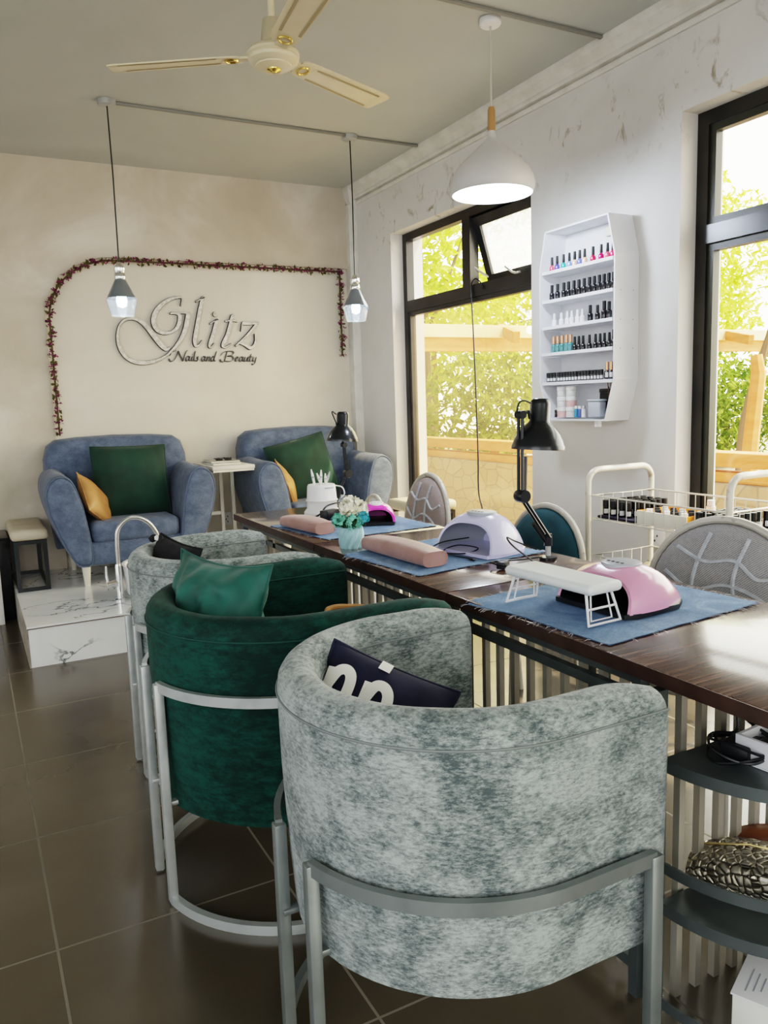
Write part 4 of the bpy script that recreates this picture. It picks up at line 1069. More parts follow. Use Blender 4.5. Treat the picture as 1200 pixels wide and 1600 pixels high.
# ------------------------------------------------------------------ desk lamps
def desk_lamp(label, base, elbow, top, sh_, R, L, facing):
    t = thing('desk_lamp', label, 'lamp', (base[0], base[1], ZT), 0, 'black swing-arm desk lamps')
    b, e, tp = Vector(base), Vector(elbow), Vector(top)
    MB().lathe([(.0, ZT+.0005), (.030, ZT+.0005), (.030, ZT+.01), (.012, ZT+.014), (.0, ZT+.014)], (b.x, b.y, 0), 18).build('table_clamp', m_blackm, t)
    MB().tube([(b.x, b.y, ZT+.012), (b.x, b.y, b.z-.02)], .009, 12).build('steel_pin', m_steel, t)
    MB().tube([(b.x, b.y, b.z-.028), (b.x, b.y, b.z+.012)], .014, 12).build('swivel', m_blackm, t)
    off = Vector((0, .010, 0)); dd = (e-b).normalized(); sd = Vector((-dd.z, 0, dd.x))*.010
    for s in (-1, 1):
        MB().tube([b+off*s, e+off*s], .0055, 8).build('lower_arm', m_blackm, t)
        MB().tube([e+off*s, tp+off*s], .0055, 8).build('upper_arm', m_blackm, t)
    MB().tube([b+sd*2.4+Vector((.012, 0, .0)), b.lerp(e, .42)+sd*1.8], .008, 8).build('spring', m_blackm, t)
    MB().tube([e+Vector((.016, 0, .012)), e.lerp(tp, .48)+Vector((.020, 0, 0))], .007, 8).build('spring', m_blackm, t)
    jt = MB(); jt.lathe([(.0, -.020), (.020, -.020), (.022, -.014), (.022, .014), (.020, .020), (.0, .020)], tuple(e+Vector((.006, 0, -.004))), 18, rot=Euler((PI/2, 0, 0))).build('elbow_joint', m_blackm, t)
    MB().lathe([(.0, -.016), (.013, -.016), (.013, .016), (.0, .016)], tuple(tp), 14, rot=Euler((PI/2, 0, 0))).build('head_joint', m_blackm, t)
    s = Vector(sh_)
    MB().tube([tp, (tp.x+(s.x-tp.x)*.45, tp.y, tp.z+.008), (s.x-R*.36, s.y, s.z+L*.62)], .006, 8).build('head_bracket', m_blackm, t)
    pr = [(R, 0), (R*1.0, .012), (R*.965, .018), (R*.93, L*.17), (R*.80, L*.32), (R*.60, L*.45), (R*.42, L*.535), (R*.385, L*.57), (R*.385, L*.90), (R*.35, L*.965), (R*.28, L), (.0, L)]
    hd_ = MB().lathe(pr+[(R*.32, L*.93), (R*.355, L*.58), (R*.78, L*.30), (R*.95, .018), (R*.98, 0)], tuple(s), 40, rot=Euler((0, math.radians(4), 0)), cap=False).build('lamp_shade', m_blackm, t, smooth=50)
    MB().lathe([(.0, .012), (.022, .02), (.026, .04), (.016, .07), (.014, .10), (.0, .10)], tuple(s), 16).build('bulb', m_white, t)
    MB().tube(catmull([(s.x-R*.34, s.y, s.z+L*.92), (s.x-R*.62, s.y, s.z+L*.97), (tp.x-.006, tp.y, tp.z+.035), (tp.x-.008, tp.y+.012, tp.z-.01)], 6), .003, 6).build('cable', m_blackp, t)
    return t
desk_lamp('black swing-arm desk lamp standing between the near and middle manicure tables', (1.672, 2.03, .855), (1.560, 2.03, 1.005), (1.562, 2.03, 1.262), (1.632, 2.03, 1.147), .086, .163, 0)
desk_lamp('black swing-arm desk lamp at the far end of the tables behind the drill holder', (1.655, 3.70, .80), (1.725, 3.70, .955), (1.716, 3.70, 1.10), (1.708, 3.70, 1.120), .082, .150, 0)

# ------------------------------------------------------------------ cables
def cable(label, pts, r=.0028, name='black_cable', plug=None, group=None):
    o = MB().tube(catmull(pts, 8), r, 6).build(name, m_blackp); tag(o, label, 'cable', group)
    if plug:
        p, d, rz = plug; MB().box(p, d, .004, rot=Euler((0, 0, rz))).build('plug', m_blackp, o)
    return o
zc = ZT+.0045
cable('tangled black power cable with plug at the foot of the near desk lamp', [(1.64, 2.05, zc+.03), (1.56, 2.06, .85), (1.505, 2.03, .872), (1.50, 1.99, .85), (1.545, 1.94, .80), (1.555, 1.93, zc+.002), (1.53, 1.90, zc+.01), (1.45, 1.96, zc+.012), (1.43, 2.01, zc+.018), (1.46, 2.03, zc+.016), (1.52, 1.99, zc+.02), (1.60, 1.98, zc+.02), (1.62, 2.01, zc+.012)], plug=((1.455, 1.985, zc+.013), (.04, .03, .024), .5))
cable('thin black charging cable lying in the mouth of the lilac white nail lamp', [(1.56, 2.33, zc+.04), (1.47, 2.36, zc+.03), (1.42, 2.36, zc+.012), (1.42, 2.29, zc+.008), (1.47, 2.22, zc+.01), (1.53, 2.23, zc+.02), (1.50, 2.31, zc+.022), (1.44, 2.31, zc+.010), (1.43, 2.23, zc+.006), (1.445, 2.16, zc+.006)], .0022, plug=((1.446, 2.145, zc+.005), (.012, .03, .008), .1))
cable('black adapter cable bundle in front of the white drill holder', [(1.30, 3.34, zc+.002), (1.36, 3.36, zc+.004), (1.42, 3.36, zc+.02), (1.47, 3.38, zc+.055), (1.56, 3.42, zc+.06), (1.62, 3.45, zc+.05), (1.63, 3.50, zc+.01)], .004, plug=((1.455, 3.315, zc+.022), (.09, .05, .045), .4))
cable('thin black cable dangling from the vent sash in front of the left window', [(2.985, 4.26, 2.00), (2.985, 4.28, 2.045), (2.985, 4.34, 2.075), (2.985, 4.385, 2.04), (2.985, 4.385, 1.98), (2.985, 4.375, 1.85), (2.985, 4.355, 1.5), (2.985, 4.345, 1.25), (2.985, 4.335, .95), (2.985, 4.335, .70), (2.985, 4.29, .56), (2.985, 4.28, .30), (2.985, 4.27, .10)], .005, 'hanging_cable')

# ------------------------------------------------------------------ vase with flowers, drill holder
vs_ = thing('flower_vase', 'mint fluted vase of cream and mint flowers between the two pink hand rests', 'vase', (1.238, 2.635, ZT))
n = 24; rings = []
for z, r, tw in ((0, .040, 0), (.004, .042, 0), (.030, .046, .5), (.055, .046, 0), (.078, .041, .5), (.078, .035, .5), (.02, .033, 0)):
    rings.append([Vector((1.238+(r+(.0032 if (k % 2) == (tw > 0) else -.0032))*math.cos(2*PI*k/n), 2.635+(r+(.0032 if (k % 2) == (tw > 0) else -.0032))*math.sin(2*PI*k/n), ZT+z)) for k in range(n)])
MB().loft(rings).build('vase_body', m_vase, vs_, smooth=0)
Rf = random.Random(8)
def bloom(c, r, mat, npet):
    mb = MB()
    for k in range(npet):
        q = Vector((Rf.gauss(0, 1), Rf.gauss(0, 1), Rf.gauss(.3, 1))).normalized(); p = Vector(c)+q*r*Rf.uniform(.65, 1)
        m = frame((0, 0, 0), q.orthogonal(), q+Vector((Rf.uniform(-.5, .5), Rf.uniform(-.5, .5), Rf.uniform(-.5, .5)))).to_3x3(); s = r*.36
        mb.add([p+m @ Vector(v)*s for v in ((-1, 0, .25), (-.3, -.75, 0), (.8, -.5, .3), (1, .4, .1), (0, .85, .3), (0, 0, -.25))], [(0, 1, 5), (1, 2, 5), (2, 3, 5), (3, 4, 5), (4, 0, 5)])
    return mb.build('flower', mat, vs_, smooth=0)
MB().lathe([(.0, ZT+.05), (.03, ZT+.06), (.034, ZT+.10), (.0, ZT+.125)], (1.238, 2.635, 0), 12).build('foliage_core', m_leafd, vs_)
for dx, dy, dz, r in ((0, 0, .152, .040), (-.022, -.018, .158, .032), (.028, -.008, .150, .034), (.045, .004, .128, .028), (.008, .03, .150, .034)): bloom((1.238+dx, 2.635+dy, ZT+dz), r, m_petalw, 46)
for dx, dy, dz, r, m in ((-.045, .005, .105, .028, m_petalg), (-.008, -.042, .100, .030, m_petalg), (.032, -.036, .112, .024, m_petalb), (-.03, .03, .10, .026, m_petalg), (.04, .02, .10, .026, m_petalg)): bloom((1.238+dx, 2.635+dy, ZT+dz), r, m, 46)
for k in range(7):
    a = k*.9; MB().add([(1.238+.03*math.cos(a), 2.635+.03*math.sin(a), ZT+.085), (1.238+.055*math.cos(a+.2), 2.635+.055*math.sin(a+.2), ZT+.080), (1.238+.062*math.cos(a), 2.635+.062*math.sin(a), ZT+.092), (1.238+.05*math.cos(a-.2), 2.635+.05*math.sin(a-.2), ZT+.09)], [(0, 1, 2, 3)]).build('leaf', m_leafd, vs_, smooth=0)

dr = thing('drill_holder', 'white round drill machine holding pale nail tools on the far table', 'nail drill', (1.495, 3.50, ZT))
MB().lathe([(.0, ZT+.0005), (.088, ZT+.0005), (.088, ZT+.018), (.074, ZT+.035), (.073, ZT+.07), (.075, ZT+.074), (.073, ZT+.078), (.068, ZT+.142), (.064, ZT+.150), (.0, ZT+.150)], (1.495, 3.50, 0), 36).build('body', m_white, dr)
MB().tube([(1.495+.0755*math.cos(a), 3.50+.0755*math.sin(a), ZT+.074) for a in [2*PI*i/28 for i in range(28)]], .003, 6, closed=True).build('band', m_card, dr)
MB().tube(catmull([(1.565, 3.49, ZT+.14), (1.592, 3.47, ZT+.13), (1.598, 3.46, ZT+.10), (1.585, 3.47, ZT+.08)], 5), .0032, 8).build('handpiece_holder', m_white, dr)
for k in range(7): MB().box((1.485+k*.007, 3.50-.0712+abs(k-3)*.0006, ZT+.137), (.004, .002, .006)).build('tick_mark', m_grille, dr, smooth=0)
for k, (dx, dy, tx, hh) in enumerate(((-.035, 0, -.014, .075), (-.005, -.01, -.02, .055), (.005, .015, .004, .068), (.018, -.012, .0, .052), (.030, .01, .022, .058))):
    t = tag(MB().tube([(1.495+dx, 3.50+dy, ZT+.1505), (1.495+dx+tx*.6, 3.50+dy, ZT+.15+hh*.6), (1.495+dx+tx, 3.50+dy, ZT+.15+hh)], [.0065, .007, .003], 8).build('nail_tool', (m_white, m_card, m_white, m_card, m_steel)[k]),
            ('tall white nail tool standing leftmost in the white drill holder', 'pale nail tool leaning second from left in the drill holder', 'upright white nail tool third from left in the drill holder', 'short pale nail tool fourth from left in the drill holder', 'grey nail tool leaning right in the drill holder')[k], 'nail tool', 'tools in the drill holder')
    MB().tube([(1.495+dx+tx*.45, 3.50+dy, ZT+.15+hh*.45), (1.495+dx+tx*.55, 3.50+dy, ZT+.15+hh*.55)], .0078, 8).build('grip_ring', m_grille, t)

# ------------------------------------------------------------------ oval back chairs on the window side
def oval_chair(label, x, y, rz, pad, ztop, hw, hz, seatm, tilt=.10, lattice=False, hoop=False):
    """faces local -x; the oval backrest stands at the local origin"""
    t = thing('oval_back_chair', label, 'chair', (x, y, 0), rz, 'metal chairs on the window side of the tables')
    zc_ = ztop-hz
    def bx(a, z): return Vector((tilt*(z-.45), a, z))
    ring_ = [bx(hw*math.cos(2*PI*i/36), zc_+hz*math.sin(2*PI*i/36)) for i in range(36)]
    if hoop:
        MB(True).tube([bx(-hw, .46)]+[bx(-hw, zc_)]+[bx(hw*math.cos(a), zc_+hz*math.sin(a)) for a in [PI-PI*i/14 for i in range(15)]]+[bx(hw, .46)], .013, 10).build('back_frame', m_tube, t)
    else:
        MB(True).tube(ring_, .013, 10, closed=True).build('back_frame', m_tube, t)
        for s in (-1, 1): MB(True).tube([bx(s*hw*.80, zc_-hz*.6), (0, s*hw*.82, .45), (.05, s*hw*.85, 0)], .012, 8).build('leg', m_tube, t)
        mb = MB(True); rings = []
        for s, dx in ((.0, -.040), (.5, -.038), (.80, -.030), (.93, -.018), (.955, -.004), (.93, .008), (.0, .010)):
            rings.append([bx(hw*s*math.cos(2*PI*i/36), zc_+hz*s*math.sin(2*PI*i/36))+Vector((dx, 0, 0)) for i in range(36)])
        mb.loft(rings); bp = mb.build('backrest', pad, t, smooth=60)
        if lattice:
            def srf(a, z):
                rr_ = min(1, math.sqrt((a/hw)**2+((z-zc_)/hz)**2)); return bx(a, z)+Vector((-.0425+.022*rr_**4, 0, 0))
            for pts in ([(-.95, -.25), (-.55, .10), (-.1, .22), (.35, .10), (.75, .30)], [(-.35, .85), (-.20, .3), (-.28, -.3), (-.2, -.85)], [(.15, .88), (.30, .45), (.35, .05), (.28, -.5), (.4, -.8)], [(-.8, .45), (-.5, .35), (-.2, .55), (.2, .50), (.6, .65)], [(-.9, -.1), (-.75, -.5), (-.35, -.55), (.2, -.45), (.7, -.6)]):
                P = catmull([(a*hw*.95, zc_+z*hz*.95, 0) for a, z in pts], 8)
                MB(True).tube([srf(p.x, p.y) for p in P], .0065, 5).build('lattice_line', m_lattice, bp)
    if hoop:
        for s in (-1, 1): MB(True).tube([(0, s*hw, .47), (.04, s*hw, 0)], .012, 8).build('leg', m_tube, t)
    for s in (-1, 1): MB(True).tube([(-.27, s*hw*.62, .44), (-.30, s*hw*.70, 0)], .012, 8).build('leg', m_tube, t)
    MB(True).tube([(-.15+.175*math.cos(a), hw*.95*math.sin(a), .435) for a in [2*PI*i/28 for i in range(28)]], .012, 8, closed=True).build('seat_frame', m_tube, t)
    MB(True).lathe([(.0, .43), (.155, .432), (.18, .45), (.18, .475), (.16, .492), (.0, .50)], (-.15, 0, 0), 32, sy=hw*.98/.18).build('seat', seatm, t)
    return t
oval_chair('grey basketweave oval chair with pale crackle lines behind the near table', 2.10, 1.70, .22, m_weave, .905, .262, .255, m_stoolseat, lattice=True)
oval_chair('dark teal oval chair with chipped grey frame behind the middle table', 2.09, 2.585, .05, m_teal, .862, .225, .235, m_teal)
oval_chair('taupe patterned oval chair turned sideways behind the far table', 2.10, 3.57, .03, m_weavet, .925, .205, .255, m_stoolseat, lattice=True)
oval_chair('bare grey tube hoop chair at the far end of the tables', 1.99, 3.98, -.05, None, .785, .135, .14, m_stoolseat, hoop=True)
# ------------------------------------------------------------------ polish bottles
def bottle_mesh(kind):
    """returns list of (part, mesh builder, material key) for one bottle standing at the origin"""
    if kind == 'polish': return [(.0, .0, [(.0, 0), (.0125, 0), (.0135, .004), (.0135, .022), (.010, .030), (.0065, .033), (.0, .033)]), [(.0, .033), (.0068, .033), (.0075, .036), (.0062, .074), (.0, .075)]]
    if kind == 'square': return [(.0, .0, [(.0, 0), (.0135, 0), (.0145, .003), (.0145, .034), (.012, .040), (.0065, .044), (.0, .044)]), [(.0, .044), (.0085, .044), (.0085, .082), (.0, .084)]]
    if kind == 'white': return [(.0, .0, [(.0, 0), (.0135, 0), (.014, .003), (.0135, .028), (.010, .035), (.0, .036)]), [(.0, .036), (.0085, .036), (.0060, .066), (.0, .067)]]
    if kind == 'jar': return [(.0, .0, [(.0, 0), (.0095, 0), (.010, .002), (.010, .026), (.0, .027)]), [(.0, .027), (.0102, .027), (.0102, .048), (.0, .049)]]
    if kind == 'tub': return [(.0, .0, [(.0, 0), (.026, 0), (.028, .004), (.028, .032), (.0, .033)]), [(.0, .033), (.0295, .033), (.0295, .052), (.027, .054), (.0, .054)]]
    if kind == 'vial': return [(.0, .0, [(.0, 0), (.011, 0), (.0115, .002), (.0115, .042), (.0, .044)]), [(.0, .044), (.0095, .044), (.009, .058), (.0, .059)]]
PROTO = {}
def bottle(kind, bodym, capm, loc, label, group, cat='bottle', rz=0, s=1, label_mat=None, nm='polish_bottle'):
    key = (kind, bodym.name, capm.name, label_mat is not None)
    if key not in PROTO:
        t = thing(nm, label, cat, loc, rz, group); t.scale = (s, s, s)
        bd, cp = bottle_mesh(kind)
        b = MB(True).lathe(bd[2], n=14).build('bottle_body' if kind != 'tub' else 'tub_body', bodym, t, smooth=40)
        MB(True).lathe(cp, n=14).build('cap', capm, t, smooth=40)
        if label_mat is not None:
            r = max(p[0] for p in bd[2])+.0004; zt_ = bd[2][-1][1]
            vs = [(r*math.cos(a), r*math.sin(a), z) for z in (zt_*.2, zt_*.75) for a in [PI+.2+1.5*i/6 for i in range(7)]]
            MB(True).add(vs, [(i, i+1, i+8, i+7) for i in range(6)]).build('paper_label', label_mat, t)
        PROTO[key] = t; return t
    o = dup(PROTO[key], loc, label, rz, group, (s, s, s)); return o
ORD = ['first', 'second', 'third', 'fourth', 'fifth', 'sixth', 'seventh', 'eighth', 'ninth', 'tenth', 'eleventh', 'twelfth', 'thirteenth', 'fourteenth', 'fifteenth', 'sixteenth', 'seventeenth', 'eighteenth', 'nineteenth', 'twentieth']
def lac(n, c): return M(n, c, .15, coat=.8)
m_lblack = lac('black_lacquer_bottle', (.008, .008, .012))

# ------------------------------------------------------------------ white wall rack
rk = thing('polish_rack', 'white wooden wall rack with angled corners full of nail polish bottles', 'shelf', (W, 3.12, 1.187))
HX = [(2.895, 2.155), (3.352, 2.155), (3.398, 1.965), (3.398, 1.385), (3.335, 1.187), (2.905, 1.187), (2.847, 1.385), (2.847, 1.965)]
XF = 2.745
cyk, czk = 3.12, 1.67
def inset(p, d=.016):
    # offset polygon inwards
    i = HX.index(p); a, b, c = Vector(HX[i-1]), Vector(p), Vector(HX[(i+1) % 8])
    n1 = Vector((-(b-a).y, (b-a).x)).normalized(); n2 = Vector((-(c-b).y, (c-b).x)).normalized()
    k = n1+n2; k = k/(k.length_squared)*2 if k.length else k
    q = b+k*d*.5*1.0
    if (q-Vector((cyk, czk))).length > (b-Vector((cyk, czk))).length: q = b-k*d*.5
    return (q.x, q.y)
IN = [inset(p) for p in HX]
for i in range(8):
    j = (i+1) % 8
    nm = 'top_board' if i == 0 else ('bottom_board' if i == 4 else 'side_panel')
    a, b, c, d = HX[i], HX[j], IN[j], IN[i]
    MB().prism([a, b, c, d], lambda y, z, x: (x, y, z), XF, W-.001).build(nm, m_whitep, rk, smooth=0)
MB().prism(IN, lambda y, z, x: (x, y, z), W-.012, W-.001).build('back_panel', m_whitep, rk, smooth=0)
SH = [1.955, 1.81, 1.675, 1.540, 1.388]
for z in SH: MB().span(XF+.001, W-.012, 2.864, 3.381, z-.016, z).build('shelf', m_whitep, rk, smooth=0)
MB().box((XF+.02, 2.975, 1.172), (.02, .03, .03), .002).build('hanger_block', m_whitep, rk, smooth=0)
MB().box((2.878, 3.02, 2.105), (.02, .055, .045), .004).build('hanger_block', m_card, rk, smooth=0)
for z in (1.80, 1.665, 1.530):
    for x in (2.782, 2.862): MB().tube([(x, 2.8474, z), (x, 2.8464, z)], .0032, 8).build('screw', m_grille, rk)
XS = 2.785
cols = [((.85, .10, .16), 'coral pink'), ((.10, .09, .42), 'violet blue'), ((.05, .42, .40), 'teal green'), ((.22, .34, .75), 'periwinkle'), ((.85, .52, .38), 'peach'), ((.12, .16, .50), 'indigo'), ((.88, .56, .38), 'apricot'), ((.55, .01, .06), 'crimson'), ((.60, .0, .12), 'cherry red'), ((.80, .12, .20), 'rose pink'), ((.75, .03, .14), 'bright red')]
for k, (y, (c, nme)) in enumerate(zip([3.343, 3.302, 3.253, 3.209, 3.169, 3.132, 3.097, 3.037, 2.981, 2.939, 2.903], cols)):
    bottle('polish', lac('lacquer_'+nme.replace(' ', '_'), c), m_blackp, (XS, y, SH[0]+.0005), nme+' nail polish with black cap on the top shelf of the white rack', 'coloured polishes on the top rack shelf')
for k, y in enumerate([3.344, 3.299, 3.25, 3.215, 3.174, 3.137, 3.099, 3.061, 3.027, 2.992, 2.960, 2.928, 2.898]):
    bottle('square', m_lblack, m_blackp, (XS, y, SH[1]+.0005), ORD[k]+' black polish bottle from the left on the second rack shelf', 'black polishes on the second rack shelf', s=.95)
for k, y in enumerate([3.324, 3.269, 3.223, 3.188, 3.146, 3.111]):
    bottle('white', m_white, m_white, (XS, y, SH[2]+.0005), ORD[k]+' white polish bottle from the left on the third rack shelf', 'white bottles on the third rack shelf', label_mat=(m_label if k else None))
for k, y in enumerate([3.055, 3.004, 2.958, 2.925]):
    bottle('square', m_lblack, m_blackp, (XS, y, SH[2]+.0005), ORD[k]+' black polish bottle right of the white ones on the third rack shelf', 'black polishes on the third rack shelf', s=(.95, .88, 1.05, .98)[k])
m_aqua = lac('aqua_lacquer', (.07, .22, .23)); m_rose = M('rose_gold_cap', (.72, .42, .25), .3, .8)
for k, y in enumerate([3.33, 3.298, 3.264, 3.230, 3.200]):
    bottle('square', m_aqua, m_rose, (XS, y, SH[3]+.0005), ORD[k]+' aqua bottle with rose gold cap from the left on the fourth rack shelf', 'rose gold capped bottles on the fourth rack shelf', s=1.02)
for k, y in enumerate([3.168, 3.137, 3.106, 3.06, 3.017, 2.985, 2.955, 2.922, 2.893]):
    bottle('polish', m_lblack, m_blackp, (XS, y, SH[3]+.0005), ORD[k]+' black polish bottle right of the rose gold caps on the fourth rack shelf', 'black polishes on the fourth rack shelf', s=(.95 if k < 8 else 1.1))
for k, y in enumerate([3.362, 3.338, 3.314, 3.280, 3.258, 3.236, 3.214, 3.192, 3.170, 3.148, 3.122, 3.100, 3.078, 3.056, 3.030, 3.008, 2.986, 2.965]):
    bottle('jar', m_lblack, m_blackp, (XS-.01, y, SH[4]+.0005), ORD[k]+' small black jar with white label from the left on the fifth rack shelf', 'small black jars on the fifth rack shelf', 'jar', label_mat=m_label, nm='gel_jar')
for k, y in enumerate([2.936, 2.908, 2.880]):
    bottle('square', m_lblack, m_rose, (XS, y, SH[4]+.0005), ORD[k]+' rose gold capped black bottle at the right of the fifth rack shelf', 'rose gold capped bottles on the fifth rack shelf', label_mat=m_label)
zb0 = 1.187+.0165
m_pinktub = M('pink_label_tub', (.78, .50, .48), .4)
for k, (y, z, bm_, lab) in enumerate(((3.262, 0, m_pinktub, 'pink labelled tub at the bottom of the left stack in the rack base'), (3.262, .0545, m_white, 'white tub in the middle of the left stack in the rack base'), (3.262, .109, m_white, 'white tub on top of the left stack in the rack base'),
                                  (3.192, 0, m_label, 'pale tub at the bottom of the second stack in the rack base'), (3.192, .0545, m_pinktub, 'pink tub in the middle of the second stack in the rack base'), (3.192, .109, m_white, 'white tub on top of the second stack in the rack base'))):
    bottle('tub', bm_, m_white, (XS, y, zb0+z*.98), lab, 'acrylic powder tubs in the rack base', 'tub', s=.98, nm='powder_tub')
m_blue = lac('cyan_vial', (.05, .30, .50)); m_blue2 = lac('blue_vial', (.08, .14, .42))
bottle('vial', m_blue, m_white, (XS-.015, 3.138, zb0), 'cyan glue vial with white cap in the rack base', 'small vials in the rack base', nm='glue_vial')
bottle('vial', m_blue2, m_white, (XS-.015, 3.111, zb0), 'deep blue vial with white cap in the rack base', 'small vials in the rack base', nm='glue_vial')
bottle('vial', m_label, m_steel, (XS-.015, 3.084, zb0), 'pale vial with grey cap in the rack base', 'small vials in the rack base', nm='glue_vial')
bottle('jar', m_lblack, m_blackp, (XS-.015, 3.285+.01, zb0), 'small black pot at the front left of the rack base', 'small pots in the rack base', 'jar', s=.8, nm='gel_jar')
t = thing('clear_box', 'frosted clear plastic container standing in the rack base', 'container', (XS, 3.005, zb0))
MB().box((XS, 3.005, zb0+.040), (.05, .085, .078), .010, 3).build('tub_body', M('frosted_plastic', (.46, .50, .56), .3), t, smooth=50)
MB().box((XS, 3.005, zb0+.084), (.052, .088, .010), .004, 2).build('lid', M('frosted_lid', (.55, .60, .66), .3), t, smooth=50)
t = thing('black_box', 'black box behind the clear container in the rack base', 'box', (XS+.06, 2.985, zb0))
MB().span(XS+.040, XS+.095, 2.95, 3.03, zb0, zb0+.12, .003).build('carton', m_blackp, t, smooth=30); MB().span(XS+.038, XS+.097, 2.948, 3.032, zb0+.1205, zb0+.14, .003).build('lid', m_blackm, t, smooth=30)
t = thing('brush_cup', 'dark cup of thin nail brushes at the right of the rack base', 'cup', (XS+.02, 2.925, zb0))
MB().lathe([(.0, zb0), (.018, zb0), (.021, zb0+.085), (.018, zb0+.085), (.016, zb0+.01), (.0, zb0+.01)], (XS+.02, 2.925, 0), 16).build('cup', m_blackp, t)
for k, (dx, dy, h, m) in enumerate(((0, .0, .17, m_gold), (.008, -.006, .16, m_blackp), (-.006, .006, .175, m_brown), (.004, .010, .15, m_blackp), (-.008, -.006, .165, m_brown))):
    tag(MB().tube([(XS+.02+dx*.5, 2.925+dy*.5, zb0+.012), (XS+.02+dx*1.6, 2.925+dy*2.0+.006, zb0+h)], [.0028, .0018], 6).build('nail_brush', m), 'thin '+('gold', 'black', 'brown', 'short black', 'short brown')[k]+' nail brush standing in the dark cup of the wall rack', 'brush', 'brushes in the rack cup')

# ------------------------------------------------------------------ white wire cart
ct = thing('wire_cart', 'worn white tube-framed cart with two wire baskets beside the right window', 'cart', (2.58, 2.27, 0))
X0, X1, YA, YB = 2.395, 2.775, 1.905, 2.635
for y, dz in ((YB, 0), (YA, .02)):
    pts = [(X0, y, .06), (X0, y, .90+dz)]+[(X0+.06-.06*math.cos(a), y, .93+dz+.06*math.sin(a)) for a in [PI/2*i/6 for i in range(7)]]+[(X1-.06+.06*math.sin(a), y, .93+dz+.06*math.cos(a)) for a in [PI/2*i/6 for i in range(7)]]+[(X1, y, .90+dz), (X1, y, .06)]
    MB().tube(pts, .0135, 12).build('end_frame', m_cart, ct)
def basket(zr, zb_):
    x0, x1, y0, y1 = X0+.014, X1-.014, YA+.014, YB-.014
    rim = lambda z: [(x0, y0, z), (x1, y0, z), (x1, y1, z), (x0, y1, z)]
    b = MB().tube([(x0, y0, zr), (x1, y0, zr), (x1, y1, zr), (x0, y1, zr), (x0, y0, zr)], .0042, 6).build('basket_rim', m_basec, ct)
    MB().tube([(x0, y0, zb_), (x1, y0, zb_), (x1, y1, zb_), (x0, y1, zb_), (x0, y0, zb_)], .0035, 6).build('basket_floor_rim', m_basec, ct)
    ny = 14
    for i in range(1, ny):
        y = y0+(y1-y0)*i/ny
        MB().tube([(x0, y, zr), (x0, y, zb_), (x1, y, zb_), (x1, y, zr)], .0022, 5).build('basket_wire', m_basec, ct)
    for i in range(1, 6):
        x = x0+(x1-x0)*i/6
        MB().tube([(x, y0, zr), (x, y0, zb_), (x, y1, zb_), (x, y1, zr)], .0022, 5).build('basket_wire', m_basec, ct)
basket(.878, .775); basket(.612, .515)
for x in (X0, X1):
    for y in (YA, YB):
        w_ = MB().lathe([(.0, -.012), (.026, -.012), (.030, -.006), (.030, .006), (.026, .012), (.0, .012)], (x, y, .031), 18, rot=Euler((PI/2, 0, 0))).build('castor', m_blackp, ct)
zt0 = .780
tag(MB().box((2.565, 2.49, zt0+.0075), (.30, .22, .012), .004).build('black_tray_cloth', m_navy), 'dark navy cloth lining the far left end of the upper cart basket', 'cloth')
tag(MB().box((2.565, 2.02, zt0+.0075), (.30, .18, .012), .004).build('black_tray_cloth', m_blackf), 'black cloth lining the near right end of the upper cart basket', 'cloth')
Rb = random.Random(4); cnt = 0
rows = [2.452, 2.488, 2.524, 2.560, 2.596, 2.632, 2.668, 2.700]
for r_, x in enumerate(rows[:7]):
    for k in range(4):
        y = 2.585-.045*k+Rb.uniform(-.006, .006)
        bottle('jar', m_lblack, m_blackp, (x+Rb.uniform(-.004, .004), y, zt0+.0142), ORD[k]+' black gel bottle from the left, '+ORD[r_]+' row, far end of cart basket', 'black gel bottles in the upper cart basket', s=1.35, label_mat=m_label, nm='gel_bottle')
for r_, x in enumerate(rows[:7]):
    for k in range(4):
        y = 2.085-.042*k+Rb.uniform(-.005, .005)
        bottle('jar', m_lblack, m_blackp, (x+Rb.uniform(-.004, .004), y, zt0+.0142), ORD[k]+' black gel bottle from the left, '+ORD[r_]+' row, near end of cart basket', 'black gel bottles in the upper cart basket', s=1.35, label_mat=m_label, nm='gel_bottle')
bx_ = thing('polish_carton', 'open white and orange carton of bottles in the upper cart basket', 'box', (2.50, 2.25, zt0))
za, zb1 = zt0+.0025, zt0+.058
MB().span(2.425, 2.605, 2.122, 2.378, za, za+.003).build('carton_floor', m_card, bx_, smooth=0)
MB().span(2.425, 2.428, 2.122, 2.378, za+.003, zb1).build('carton_wall', m_card, bx_, smooth=0)
MB().span(2.602, 2.605, 2.122, 2.378, za+.003, zb1).build('carton_wall', m_orange, bx_, smooth=0)
MB().span(2.4285, 2.6015, 2.122, 2.125, za+.003, zb1).build('carton_wall', m_orange, bx_, smooth=0)
MB().span(2.4285, 2.6015, 2.375, 2.378, za+.003, zb1).build('carton_wall', m_orange, bx_, smooth=0)
for r_, x in enumerate((2.452, 2.495, 2.54)):
    for k in range(5):
        y = 2.335-.045*k; wc = (r_+k) % 2 == 0
        bottle('jar', m_lblack, m_white if wc else m_blackp, (x, y, za+.0035), ('white' if wc else 'black')+'-capped '+ORD[k]+' bottle from the left, '+ORD[r_]+' row of the orange carton', 'bottles in the orange carton', s=1.25, nm='gel_bottle')
t = bottle('vial', m_white, m_white, (2.665, 2.21, zt0+.0025), 'tall white nozzle bottle behind the orange carton in the cart', 'tall bottles in the cart', s=1.6, nm='nozzle_bottle')
